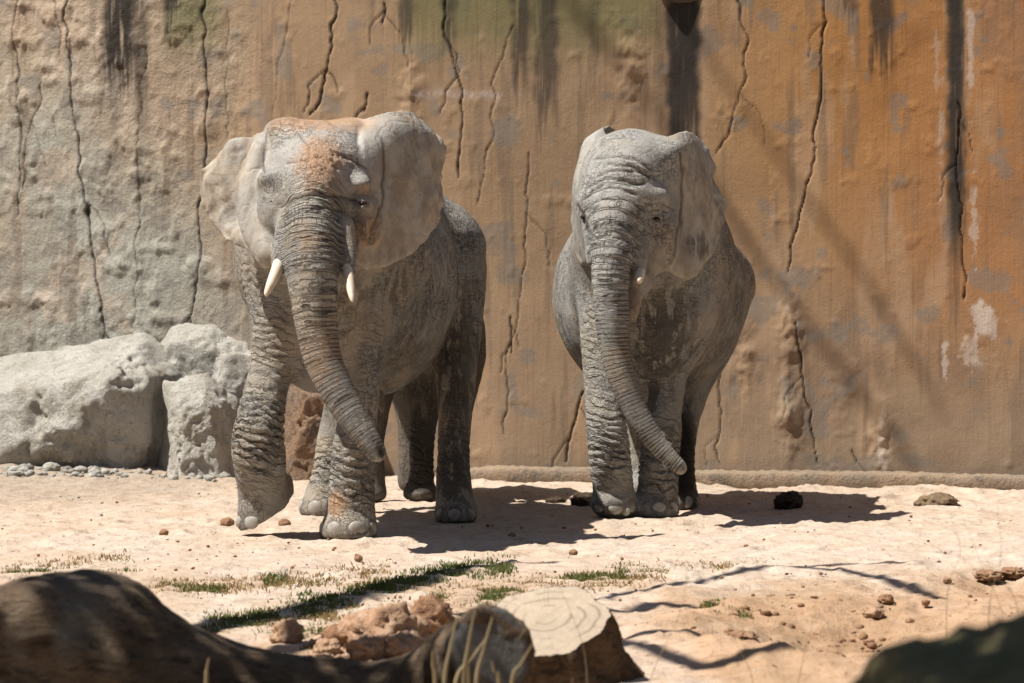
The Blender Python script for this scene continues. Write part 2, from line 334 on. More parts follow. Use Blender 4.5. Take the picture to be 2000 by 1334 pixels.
n1 = fbm(PA, .8, 4, 51); n2 = fbm(PA, 2.6, 4, 61)
blend(ss(.45, .62, n1) * .7, (.50, .39, .295)); blend(ss(.5, .65, n2) * .5, (.54, .475, .40))
blend(ss(1010, 940, PY) * ss(600, 200, PX) * .75, (.32, .265, .21))                         # trodden dirt by the boulders
blend(hol * .8, (.40, .24, .135)); blend(hol * ss(.5, .6, fbm(PA, 4, 3, 71)) * .7, (.26, .15, .08))
blend(ss(1060, 930, PY) * ss(.44, .6, fbm(PA, 1.1, 4, 55)) * .5, (.40, .335, .27)); blend(ss(1090, 1200, PY) * ss(1150, 1400, PX) * ss(.34, .55, fbm(PA, 2.2, 4, 56)) * .85, (.45, .295, .185))
blend(ss(1085, 1150, PY) * ss(.46, .6, fbm(PA, 1.7, 4, 81)) * .55, (.37, .25, .155))
gr = obj_from('ground', np.stack([X, Y, Z], -1).reshape(-1, 3), grid_faces(len(ys), len(xs)), M['ground'])
cattr(gr, 'tint', tint.reshape(-1, 3)); structure(gr); gr['label'] = 'pale sandy sunlit ground of the enclosure'
def gz(x, y):
    return float(feet_flat(ground_z(np.array([x]), np.array([y])), np.array([x]), np.array([y]))[0])

# ------------------------------------------------------------------ enclosure wall
wx = np.concatenate([np.linspace(-14, -5, 20, endpoint=False), np.arange(-5, 4.8, .0105), np.linspace(4.8, 14, 20)])
wz = np.concatenate([np.linspace(-.3, 0, 3, endpoint=False), np.arange(0, 3.95, .017), np.linspace(3.95, 6.2, 40)])
WX, WZ = np.meshgrid(wx, wz); WD = wall_d(WX)
PX, PY = to_px(np.stack([WX, WD, WZ], -1)); P0 = np.stack([WX, WD * 0, WZ], -1)
left = ss(560, 340, PX + 190 * (fbm(P0, 1.6, 4, 5) - .5))
rough = np.clip(.10 + .9 * left, 0, 1)
lum = fbm(P0 * np.array([1, 1, .8]), 2.6, 4, 3) - .5; lum2 = np.maximum(0, fbm(P0, 6.5, 4, 4) - .54)
disp = left * (.05 * lum + .10 * lum2 + .06 * np.maximum(0, fbm(P0 * np.array([1, 1, .7]), 14, 4, 6) - .57)) + (1 - left) * (.05 * (fbm(P0, 1.1, 3, 8) - .5) + .035 * np.maximum(0, fbm(P0, 7, 4, 9) - .62))
for fx, fy, a in ((1545, 640, .05), (1545, 810, .06), (1725, 870, .05), (1450, 690, .035), (800, 190, .04), (1230, 140, .04), (1640, 760, .02)):
    g = np.exp(-(((PX - fx) / 26) ** 2 + ((PY - fy) / 70) ** 2)); disp = disp + g * (a * .5 + a * 1.6 * (fbm(P0, 11, 3, 12) - .5))
crack = np.zeros(PX.shape)
CR = [([(40,0),(28,60),(32,160),(38,270),(38,420)],3.4),([(135,-60),(128,90),(145,250),(165,380),(180,480),(200,590),(218,690)],5),([(80,160),(74,200),(55,240),(50,300),(43,370)],3.4),
 ([(402,-60),(398,90),(408,180),(405,300),(390,420),(383,540),(372,640)],6.4),([(448,20),(440,180),(443,270)],2),([(662,-60),(645,90),(635,160),(612,224)],6),([(862,-60),(870,70),(890,120),(902,180),(900,240),(896,345)],5.4),
 ([(1005,50),(965,160),(962,260),(940,360),(930,400)],2.4),([(1032,300),(1025,480),(1010,620),(990,700),(984,850)],2.8),([(1438,-40),(1455,80),(1453,160),(1430,240),(1405,300)],3),
 ([(1620,-60),(1603,90),(1605,180),(1583,320),(1560,420),(1540,530)],4),([(1557,630),(1575,780),(1595,905)],4),([(1398,690),(1405,800),(1400,905)],3),([(1138,765),(1120,840),(1102,900)],4.6),
 ([(1872,200),(1868,330),(1880,450),(1886,585)],4.4),([(285,90),(275,200),(268,450),(262,640)],2.6),([(572,-20),(553,100),(535,220)],1.8),([(748,8),(746,45)],5),([(712,183),(708,216)],5),([(110,0),(116,50),(108,110)],2.4),([(1660,880),(1675,905)],3),([(992,620),(1003,690)],5)]
cr_ = np.random.default_rng(4)
for poly, wd in list(CR):
    if wd < 2.7: continue
    for _ in range(2 if wd > 4 else 1):
        k = cr_.integers(0, len(poly) - 1); t_ = cr_.random(); x0, y0 = np.array(poly[k]) * (1 - t_) + np.array(poly[k + 1]) * t_; sg = cr_.choice([-1, 1]); L = 35 + 75 * cr_.random()
        CR.append(([(x0, y0), (x0 + sg * L * .35, y0 + L * .4), (x0 + sg * L * .45, y0 + L)], wd * .5))
for poly, wd in CR:
    poly = [(x * 1.0 + 0, y) for x, y in poly]
    y0, y1 = poly[0][1] - 20, poly[-1][1] + 20; m = (PY > min(y0, y1)) & (PY < max(y0, y1)) & (PX > min(p[0] for p in poly) - 40) & (PX < max(p[0] for p in poly) + 40)
    jx = 13 * (vnoise(P0[m], 7, 91) - .5) + 6 * (vnoise(P0[m], 22, 92) - .5)
    dd, par = seg_dist(PX[m] + jx, PY[m], poly)
    taper = np.clip(1.15 - .55 * par / (len(poly) - 1), .4, 1.1) * (.55 + .9 * vnoise(P0[m], 5, 93))
    wdt = wd * taper * .28; crack[m] = np.maximum(crack[m], ss(wdt + 1.5, max(.1, .15 * wd), dd) * np.clip(wd / 4., 0.45, 1))
disp = disp - .014 * crack
tint = np.empty(PX.shape + (3,)); tint[:] = (.335, .228, .14)
warp = 80 * (fbm(P0, 1.2, 4, 14) - .5)
blend(ss(1150, 1800, PX + warp) * ss(720, 150, PY), (.40, .195, .06)); blend(ss(1500, 2000, PX + warp) * ss(900, 500, PY) * .8, (.37, .18, .07))
blend(ss(500, 900, PY + warp * 2) * .8, (.29, .22, .155)); blend(ss(1500, 1900, PX) * ss(800, 500, PY) * .35, (.36, .18, .09))
blend(left * .9, (.40, .32, .235)); blend(left * np.clip(ss(60, 440, PY + .55 * (200 - PX) + 3.5 * warp), 0, 1) * .95, (.35, .348, .305))
blend(left * ss(.56, .66, fbm(P0, 2.1, 4, 18)) * .55, (.46, .37, .29))
blend(ss(.50, .66, fbm(P0 * np.array([1, 1, .6]), 1.5, 5, 24, .6)) * .5 * (1 - .5 * left), (.245, .165, .112))
blend(ss(.53, .66, fbm(P0 * np.array([1, 1, .22]), 3.6, 5, 25, .6)) * .5 * (1 - .6 * left), (.44, .30, .19))
blend(ss(.58, .66, fbm(P0 * np.array([1, 1, .10]), 9, 4, 26, .6)) * .45, (.17, .125, .09))
blend(ss(.62, .68, fbm(P0, 5, 4, 27)) * .5, (.20, .185, .165))
streak = .5 * fbm(P0 * np.array([1, 1, .06]), 14, 3, 22) + .5 * fbm(P0 * np.array([1, 1, .035]), 60, 3, 23)
green = ss(150, 30, PY + 120 * (streak - .5)) * (ss(760, 820, PX) * ss(1320, 1260, PX) + ss(310, 330, PX) * ss(460, 400, PX))
blend(green * .75, (.15, .145, .065))
def stain(x0, x1, ybot, a, ytop=-400, soft=10, col=(.045, .038, .032)):
    e = 18 * (fbm(P0, 9, 3, int(x0)) - .5)
    m = ss(x0 - soft, x0 + soft, PX + e) * ss(x1 + soft, x1 - soft, PX + e) * ss(ybot, ybot * .55 - 10, PY + 420 * (streak - .5)) * ss(ytop, ytop + 20, PY)
    blend(m * a * ss(.36, .52, streak + .10), col)
for q in ((203, 262, 190, 1), (322, 352, 60, .9), (255, 290, 260, .5), (780, 810, 95, .75), (864, 892, 150, .7), (1000, 1032, 240, .8), (1045, 1090, 300, .8), (1150, 1170, 170, .4), (1280, 1300, 330, .45), (1304, 1366, 420, .95), (1698, 1745, 150, .85), (1640, 1672, 70, .7), (1852, 1884, 640, .95), (215, 235, 420, .45), (265, 290, 520, .35)): stain(*q)
for q in ((1304, 1362, 330, .9), (1854, 1880, 560, .85)): stain(*q)
wob = fbm(P0 * np.array([1, 1, .7]), 15, 5, 33, .68)
def white(x, y, rx, ry, a, th=.5):
    m = np.exp(-(((PX - x) / rx) ** 2 + ((PY - y) / ry) ** 2)); blend(ss(.70, .80, wob + .36 * m) * ss(.03, .2, m) * a, (.56, .47, .40))
for q in ((1912, 620, 26, 45, .85), (1935, 640, 22, 40, .7), (1900, 690, 30, 50, .6), (1846, 700, 7, 55, .7), (1902, 430, 10, 110, .55), (1896, 90, 8, 130, .5), (1838, 290, 7, 130, .3), (1540, 600, 22, 25, .4), (1725, 870, 16, 55, .5), (1560, 820, 18, 40, .35), (1830, 120, 6, 100, .3)): white(*q)  # salt marks, with sun flecks painted pale among them on the right
blend(np.exp(-((PY - 184) / 9) ** 2) * ss(770, 800, PX) * ss(1030, 960, PX) * ss(.4, .6, wob) * .5, (.50, .42, .40))
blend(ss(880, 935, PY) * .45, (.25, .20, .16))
# outward normal of the curved wall in plan
gx = -np.gradient(wall_d(wx), wx); nn = np.stack([-(-gx), -np.ones_like(gx)], -1); nn[:, 0] = -gx * -1 * -1
nn /= np.linalg.norm(nn, axis=1)[:, None]
WXp = WX + nn[None, :, 0] * disp; WYp = WD + nn[None, :, 1] * disp
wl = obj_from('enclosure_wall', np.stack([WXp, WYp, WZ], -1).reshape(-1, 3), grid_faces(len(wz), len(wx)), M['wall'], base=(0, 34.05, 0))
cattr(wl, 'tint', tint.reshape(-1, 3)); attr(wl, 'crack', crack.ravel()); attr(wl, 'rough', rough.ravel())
tag(wl, 'tall cracked plaster wall, grey on the left and orange with dark runs on the right', 'wall')
# concrete footing along the wall's base
px_ = np.arange(-.62, 4.8, .03); prof = np.array([(.02, -.1), (.2, -.1), (.203, .05), (.195, .085), (.18, .10), (.10, .104), (.0, .11), (-.12, .112)])
Vf = []
for x in px_:
    P = np.array([[x, 0, 0]]); e = float(fbm(P, 2.4, 3, 5)[0] - .5); e2 = float(fbm(P, 1.1, 3, 6)[0] - .5); fade = ss(-.62, -.1, x)
    for o_, z_ in prof: Vf.append((x, float(wall_d(x)) - (o_ * fade + (.06 * e + .012 * (random.random() - .5)) * (o_ > .05)), z_ * (.55 + .45 * fade) + (.05 * e2 + .012 * (random.random() - .5) if z_ > 0 else 0)))
ft = obj_from('wall_footing', Vf, grid_faces(len(px_), len(prof)), mat_simple('footing_concrete', (.29, .21, .145), (.22, .175, .13), 3.5, .93, .03, 45, (.12, .10, .08)), base=(0, 33.9, 0))
tag(ft, 'low concrete footing at the foot of the cracked wall', 'footing')
# drain spout at the head of the dark run
c = at(1340, -32, 33.35); th = np.linspace(0, 2 * np.pi, 28, endpoint=False); Vd = []
for k, (o_, r_, dz) in enumerate(((0.0, .19, .0), (.03, .20, .0), (.06, .20, .005), (.08, .195, .005), (.095, .18, 0), (.10, .14, .01), (.07, .12, .015))):
    for a in th:
        q = np.array([[math.cos(a), math.sin(a), k]]); rr = r_ * (1 + .16 * (float(fbm(q, 1.4, 3, 7)[0]) - .5))
        Vd.append((c[0] + rr * math.cos(a) * 1.15, float(wall_d(c[0])) + .05 - o_, c[2] + dz + rr * math.sin(a) * .72))
sp = obj_from('drain_spout', Vd, grid_faces(7, 28, True), M['concrete'], base=c)
tag(sp, 'stained concrete drain spout above the broad dark run on the wall', 'drain spout')

# ------------------------------------------------------------------ signed distance modelling
class SDF:
    def __init__(s, lo, hi, h):
        s.lo = np.array(lo, float); s.h = h; s.n = np.ceil((np.array(hi) - s.lo) / h).astype(int) + 1
        s.D = np.full(s.n, 2., np.float32); s.ax = [s.lo[k] + h * np.arange(s.n[k]) for k in range(3)]
    def box(s, a, b):
        i0 = np.clip(np.floor((np.array(a) - s.lo) / s.h).astype(int), 0, s.n - 1); i1 = np.clip(np.ceil((np.array(b) - s.lo) / s.h).astype(int) + 1, 1, s.n)
        sl = tuple(slice(p, q) for p, q in zip(i0, i1))
        return sl, s.ax[0][sl[0]][:, None, None].astype(np.float32), s.ax[1][sl[1]][None, :, None].astype(np.float32), s.ax[2][sl[2]][None, None, :].astype(np.float32)
    def merge(s, sl, d, k, sub=False):
        a = s.D[sl]
        if sub:
            hh = np.clip(.5 - .5 * (a + d) / k, 0, 1); s.D[sl] = a * (1 - hh) + (-d) * hh + k * hh * (1 - hh)
        else:
            hh = np.clip(.5 + .5 * (a - d) / k, 0, 1); s.D[sl] = a * (1 - hh) + d * hh - k * hh * (1 - hh)
    def ell(s, c, r, k=.08, rot=None, sub=False):
        c = np.array(c, float); r = np.array(r, float); m = max(r) + k * 1.3 + .03
        sl, x, y, z = s.box(c - m, c + m)
        if s.D[sl].size == 0: return
        x, y, z = x - c[0], y - c[1], z - c[2]
        if rot is not None:
            Q = np.array(Matrix.Rotation(rot[2], 3, 'Z') @ Matrix.Rotation(rot[1], 3, 'Y') @ Matrix.Rotation(rot[0], 3, 'X')).T
            x, y, z = (Q[0, 0] * x + Q[0, 1] * y + Q[0, 2] * z), (Q[1, 0] * x + Q[1, 1] * y + Q[1, 2] * z), (Q[2, 0] * x + Q[2, 1] * y + Q[2, 2] * z)
        k0 = np.sqrt((x / r[0]) ** 2 + (y / r[1]) ** 2 + (z / r[2]) ** 2); k1 = np.sqrt((x / r[0] ** 2) ** 2 + (y / r[1] ** 2) ** 2 + (z / r[2] ** 2) ** 2) + 1e-6
        d = np.where(k0 < 1e-3, -min(r), k0 * (k0 - 1) / k1)
        s.merge(sl, d, k, sub)
    def tube(s, pts, k=.08, n=4, sub=False, sy=1.):
        """pts rows x,y,z,r; smooth path; sy scales the section along y"""
        q = crom(pts, n)
        m = q[:, 3].max() * max(1, sy) + k * 1.3 + .03
        sl, x, y, z = s.box(q[:, :3].min(0) - m, q[:, :3].max(0) + m); d = None
        for a, b in zip(q[:-1], q[1:]):
            v = b[:3] - a[:3]; L = v[0] ** 2 + (v[1] / sy) ** 2 + v[2] ** 2 + 1e-9
            t = np.clip(((x - a[0]) * v[0] + (y - a[1]) * v[1] / sy ** 2 + (z - a[2]) * v[2]) / L, 0, 1)
            e = np.sqrt((x - a[0] - t * v[0]) ** 2 + ((y - a[1] - t * v[1]) / sy) ** 2 + (z - a[2] - t * v[2]) ** 2) - (a[3] + t * (b[3] - a[3]))
            d = e if d is None else np.minimum(d, e)
        s.merge(sl, d.astype(np.float32), k, sub); return q
    def cut_below(s, z0):
        s.D = np.maximum(s.D, (z0 - s.ax[2])[None, None, :].astype(np.float32))
    def cut_plane(s, c, n, xmin):
        v = sum(((s.ax[k] - c[k]) * n[k]).reshape([-1 if q == k else 1 for q in range(3)]) for k in range(3)).astype(np.float32)
        m = (s.ax[0] > xmin); s.D[m] = np.maximum(s.D[m], v[m])
    def cut_local(s, c, n, lo, hi):
        sl, x, y, z = s.box(lo, hi); n = np.array(n) / np.linalg.norm(n)
        s.D[sl] = np.maximum(s.D[sl], ((x - c[0]) * n[0] + (y - c[1]) * n[1] + (z - c[2]) * n[2]).astype(np.float32))
    def mesh(s):
        D = s.D; I = D < 0; n = np.array(D.shape) - 1
        cnt = sum(I[a:a + n[0], b:b + n[1], c:c + n[2]].astype(np.int8) for a in (0, 1) for b in (0, 1) for c in (0, 1))
        cells = np.argwhere((cnt > 0) & (cnt < 8)); idx = np.full(n, -1, np.int64); idx[tuple(cells.T)] = np.arange(len(cells))
        acc = np.zeros((len(cells), 3)); num = np.zeros(len(cells))
        cor = [(a, b, c) for a in (0, 1) for b in (0, 1) for c in (0, 1)]
        val = {c: D[tuple((cells + np.array(c)).T)] for c in cor}
        for a in cor:
            for k in range(3):
                if a[k] == 0:
                    b = list(a); b[k] = 1; b = tuple(b); va, vb = val[a], val[b]; m = (va < 0) != (vb < 0)
                    t = np.where(m, va / np.where(m, va - vb, 1), 0); p = np.tile(np.array(a, float), (len(cells), 1)); p[:, k] = t
                    acc[m] += p[m]; num += m
        V = s.lo + s.h * (cells + acc / num[:, None])
        Fs = []
        for k in range(3):
            u, v = (k + 1) % 3, (k + 2) % 3
            sa = [slice(0, None)] * 3; sb = [slice(0, None)] * 3; sa[k] = slice(0, -1); sb[k] = slice(1, None)
            A, B = I[tuple(sa)], I[tuple(sb)]; e = np.argwhere(A != B); e = e[(e[:, u] > 0) & (e[:, v] > 0) & (e[:, u] < n[u]) & (e[:, v] < n[v])]
            fl = A[tuple(e.T)]
            def g(du, dv):
                q = e.copy(); q[:, u] += du; q[:, v] += dv; return idx[tuple(q.T)]
            f = np.stack([g(-1, -1), g(0, -1), g(0, 0), g(-1, 0)], -1); f[~fl] = f[~fl][:, ::-1]; Fs.append(f)
        return V, np.vstack(Fs)

def ear_solid(rows, nu=9, nv=7, th=.016, seed=0, ruf=.02):
    """rows: from top to bottom, each a list of (px,py,d) from root to rim -> closed sheet"""
    C = np.array([[at(*p) for p in r] for r in rows])                     # v,u,3
    C = np.stack([crom(C[i], nu) for i in range(len(C))]); C = np.stack([crom(C[:, j], nv) for j in range(C.shape[1])], 1)
    nv_, nu_ = C.shape[:2]
    u = np.linspace(0, 1, nu_)[None, :, None]
    gu = np.gradient(C, axis=1); gv = np.gradient(C, axis=0); N = np.cross(gu, gv); N /= np.linalg.norm(N, axis=-1)[..., None] + 1e-9
    C = C + N * ((fbm(C, 4, 3, seed) - .5) * ruf * 2.2 * (.3 + u[..., 0]) + .011 * np.sin(fbm(C, 5, 2, seed + 3) * 40) * u[..., 0] ** 2)[..., None]
    rag = (fbm(C[:, -1], 9, 3, seed + 8) - .5); C[:, -1] += (C[:, -1] - C[:, -3]) * (1.6 * rag[:, None]); C += N * (.05 * (fbm(C, 2.6, 2, seed + 11) - .5) * np.linspace(0, 1, nu_)[None, :])[..., None]
    t = th * (1.25 - .45 * u)
    V = np.concatenate([(C + N * t).reshape(-1, 3), (C - N * t).reshape(-1, 3)]); n = nv_ * nu_
    f = grid_faces(nv_, nu_); Fs = [f, f[:, ::-1] + n]
    def rim(ids): return np.stack([ids[:-1], ids[:-1] + n, ids[1:] + n, ids[1:]], -1)
    g = np.arange(n).reshape(nv_, nu_)
    Fs += [rim(g[0])[:, ::1], rim(g[-1][::-1]), rim(g[::-1, 0]), rim(g[:, -1])]
    return V, np.vstack(Fs), C.reshape(-1, 3)

def nearest_dist(P, Q, cap=.15):
    """distance of many points to a cloud, through a kd-tree"""
    from mathutils.kdtree import KDTree
    kd = KDTree(len(Q))
    for i, q in enumerate(Q): kd.insert(q, i)
    kd.balance(); return np.array([kd.find(p)[2] for p in P])

def ellipsoid_mesh(rx, ry, rz, nu=18, nv=11):
    th = np.linspace(0, 2 * np.pi, nu, endpoint=False); ph = np.linspace(.05, np.pi - .05, nv)
    V = np.stack([np.outer(np.sin(ph), np.cos(th)) * rx, np.outer(np.sin(ph), np.sin(th)) * ry, np.outer(np.cos(ph), np.ones(nu)) * rz], -1).reshape(-1, 3)
    f = grid_faces(nv, nu, True)[:, ::-1]; return V, f

def finish_elephant(name, parts_mesh, ears, mat, base, trunk, folds, spec, vox=.0125, curve=None):
    """join solid meshes, voxel-fuse them into one skin, add folds, attributes"""
    V = []; Fc = []; o = 0
    for v, f in parts_mesh: V.append(v); Fc.append(f + o); o += len(v)
    tmp = obj_from('tmp', np.vstack(V), np.vstack(Fc)); md = tmp.modifiers.new('r', 'REMESH'); md.mode = 'VOXEL'; md.voxel_size = vox
    sm = tmp.modifiers.new('s', 'SMOOTH'); sm.factor = .5; sm.iterations = spec.get('smooth', 5)
    me = bpy.data.meshes.new_from_object(tmp.evaluated_get(bpy.context.evaluated_depsgraph_get())); old = tmp.data; bpy.data.objects.remove(tmp); bpy.data.meshes.remove(old)
    P = coords(me); N = normals(me)
    # --- trunk coordinate
    q = trunk; seg = np.linalg.norm(np.diff(q[:, :3], axis=0), axis=1); S0 = np.concatenate([[0], np.cumsum(seg)])
    best = np.full(len(P), 9.); sv = np.zeros(len(P)); rad = np.ones(len(P)); cx = np.zeros((len(P), 3))
    near = (P[:, 1] < q[:, 1].max() + .35)
    for i in range(len(q) - 1):
        a, b = q[i], q[i + 1]; v = b[:3] - a[:3]; t = np.clip(((P - a[:3]) @ v) / (v @ v), 0, 1); c = a[:3] + t[:, None] * v
        d = np.linalg.norm(P - c, axis=1) - (a[3] + t * (b[3] - a[3])); m = d < best
        best[m] = d[m]; sv[m] = S0[i] + t[m] * seg[i]; cx[m] = c[m]
    tw = ss(.055, .012, best) * ss(spec['t0'] - .12, spec['t0'] + .06, sv) * near
    phase = spec['ringk'] * (sv / .052 + .55 * (sv / .052) ** 2 * .030)      # rings get closer towards the tip
    ang = np.arctan2((P - cx)[:, 0], -(P - cx)[:, 1])
    # --- folds on the legs
    fold = np.zeros(len(P)); fs = P[:, 2] * 17.
    for (a, r, amp) in folds:
        dd = np.linalg.norm((P - np.array(a)) / np.array(r), axis=1); fold = np.maximum(fold, amp * ss(1, .45, dd))
    fold *= 1 - tw
    ph = fs + 3.4 * (fbm(P, 6, 3, 5)) + 1.4 * P[:, 0] * 3
    disp = -.016 * fold * ss(.34, 0, abs(ph - np.floor(ph) - .5)) * ss(.3, .55, vnoise(P, 4, 8) + .1) + .008 * fold
    phr = phase + .5 * (fbm(P, 7, 2, 9) - .5); fr = abs(phr - np.floor(phr) - .5)
    disp = disp - tw * .009 * ss(.28, 0, fr) * ss(1.3, .5, sv)
    ear_d = np.full(len(P), 1.)
    if ears is not None:
        reach = (P[:, 0] > ears[:, 0].min() - .1) & (P[:, 0] < ears[:, 0].max() + .1) & (P[:, 2] > ears[:, 2].min() - .1) & (P[:, 1] < ears[:, 1].max() + .15)
        ear_d[reach] = nearest_dist(P[reach], ears)
    ear = ss(.045, .025, ear_d)
    dz = np.zeros(len(P))
    for (a_, r_, amp_) in spec['dust'][:1]: dz = np.maximum(dz, amp_ * ss(1, .3, np.linalg.norm((P - np.array(a_)) / np.array(r_), axis=1)))
    disp = disp + spec.get('crust', 0) * dz * np.maximum(0, fbm(P, 46, 2, 90) - .5)
    disp = disp + (1 - ear) * (.026 * (fbm(P, 2.6, 3, 40) - .5) + .012 * (fbm(P, 9, 3, 44) - .5) * (1 - tw))
    # --- creases drawn with shape on the forehead
    cre = np.zeros(len(P))
    if curve:
        px, py = to_px(P); jx = 10 * (fbm(P, 9, 3, 60) - .5)
        for poly, wd, dp in curve:
            m = (N[:, 1] < .1) & (P[:, 1] < spec['face'])
            dd, _ = seg_dist(px + jx, py + jx, poly); g = ss(wd * 1.9, 0, dd) * m * (1 - ear * .8); disp = disp - dp * g; cre = np.maximum(cre, ss(wd * .9, 0, dd) * m)
    P = P + N * disp[:, None]
    me.vertices.foreach_set('co', (P - np.array(base)).ravel()); me.polygons.foreach_set('use_smooth', np.ones(len(me.polygons), bool)); me.update()
    me.name = 'body'; root = empty(name, base); ob = bpy.data.objects.new('body', me); COL.objects.link(ob); ob.parent = root; me.materials.clear(); me.materials.append(mat)
    attr(ob, 'trunk', tw); attr(ob, 'trunk_s', phase); attr(ob, 'fold', fold); attr(ob, 'fold_s', fs + 4.2 * P[:, 0]); attr(ob, 'ear', ear)
    attr(ob, 'trunk_l', ang * 3.6); attr(ob, 'trunk_lw', tw * ss(.9, .45, sv) * ss(spec['t0'], spec['t0'] + .25, sv)); attr(ob, 'crease', cre)
    hide = (1 - tw) * (1 - ear) * (1 - np.clip(fold, 0, 1)) * ss(spec['hide'], spec['hide'] + .4, P[:, 1]) * ss(.5, .8, P[:, 2]); attr(ob, 'hide', hide)
    def blob(lst):
        m = np.zeros(len(P))
        for (a, r, amp) in lst: m = np.maximum(m, amp * ss(1, .25, np.linalg.norm((P - np.array(a)) / np.array(r), axis=1)))
        return m
    attr(ob, 'dust', blob(spec['dust'])); attr(ob, 'stain', blob(spec['stain']))
    attr(ob, 'pale', np.clip(ear * spec.get('earpale', .08) + blob(spec.get('pale', [])), 0, .95) * (.55 + .45 * ss(.35, .62, fbm(P, 5, 4, 77))))
    f4 = np.empty(len(me.loops), np.int32); me.loops.foreach_get('vertex_index', f4); ls = np.empty(len(me.polygons), np.int32); me.polygons.foreach_get('loop_total', ls)
    st = np.concatenate([[0], np.cumsum(ls)[:-1]])
    bvh = BVHTree.FromPolygons([tuple(p) for p in P], [tuple(f4[s_:s_ + l_]) for s_, l_ in zip(st, ls)])
    return root, ob, bvh
def toenails(root, bvh, foot, angs, z, size, tilt=0., deep=.017):
    for a, sz in zip(angs, size):
        dr = Vector((math.sin(R(a)), -math.cos(R(a)), 0)); o = Vector(foot) + Vector((0, 0, z)) + dr * .6
        hit = bvh.ray_cast(o, -dr)
        if hit[0] is None: continue
        p = np.array(hit[0]) - np.array(dr) * deep
        V, f = ellipsoid_mesh(sz, .022, sz * .95); V[:, 1] += .012 * (V[:, 2] / sz) * -1 * -1
        Q = np.array(Matrix.Rotation(R(a), 3, 'Z') @ Matrix.Rotation(R(tilt), 3, 'X')); V = V @ Q.T + p
        obj_from('toenail', V, f, M['nail'], root, base=p)
        body = [c_ for c_ in root.children if c_.name.startswith('body')][0]; at_ = body.data.attributes['crease']; g = np.empty(len(body.data.vertices), np.float32); at_.data.foreach_get('value', g)
        dd = np.linalg.norm((coords(body.data) + np.array(root.location) - p) * np.array([1, .8, 1]), axis=1); g = np.maximum(g, .55 * ss(sz * 1.02 + .022, sz * 1.02 + .006, dd)); at_.data.foreach_set('value', g.astype(np.float32))
def eyeball(root, bvh, px, py, r, push=.3):
    d = Vector(at(px, py, 1.) - np.array([0, 0, CH])).normalized(); hit = bvh.ray_cast(Vector((0, 0, CH)), d)
    if hit[0] is None: return
    p = np.array(hit[0]) - np.array(hit[1]) * r * push; V, f = ellipsoid_mesh(r * 1.15, r, r * .72); obj_from('eye', V + p, f, M['eye'], root, base=p)
def tusk(root, pts):
    q = crom(pts, 6); th = np.linspace(0, 2 * np.pi, 18, endpoint=False); V = []
    for i, p in enumerate(q):
        tg = q[min(i + 1, len(q) - 1)][:3] - q[max(i - 1, 0)][:3]; tg /= np.linalg.norm(tg); u = np.cross(tg, [0, 1, .2]); u /= np.linalg.norm(u); v = np.cross(tg, u)
        for a in th: V.append(p[:3] + p[3] * (math.cos(a) * u + math.sin(a) * v))
    n = len(q) * 18; f = grid_faces(len(q), 18, True); V.append(q[-1][:3]); cap = np.array([[n - 18 + k, n - 18 + (k + 1) % 18, n, n] for k in range(18)])
    me = obj_from('tusk', V, f, M['tusk'], root, base=q[0][:3])
    bm = bmesh.new(); bm.from_mesh(me.data); bmesh.ops.holes_fill(bm, edges=[e for e in bm.edges if e.is_boundary], sides=0); bm.to_mesh(me.data); bm.free()
    for p in me.data.polygons: p.use_smooth = True
def T(*rows): return [tuple(at(a, b, c)) + (r,) for a, b, c, r in rows]

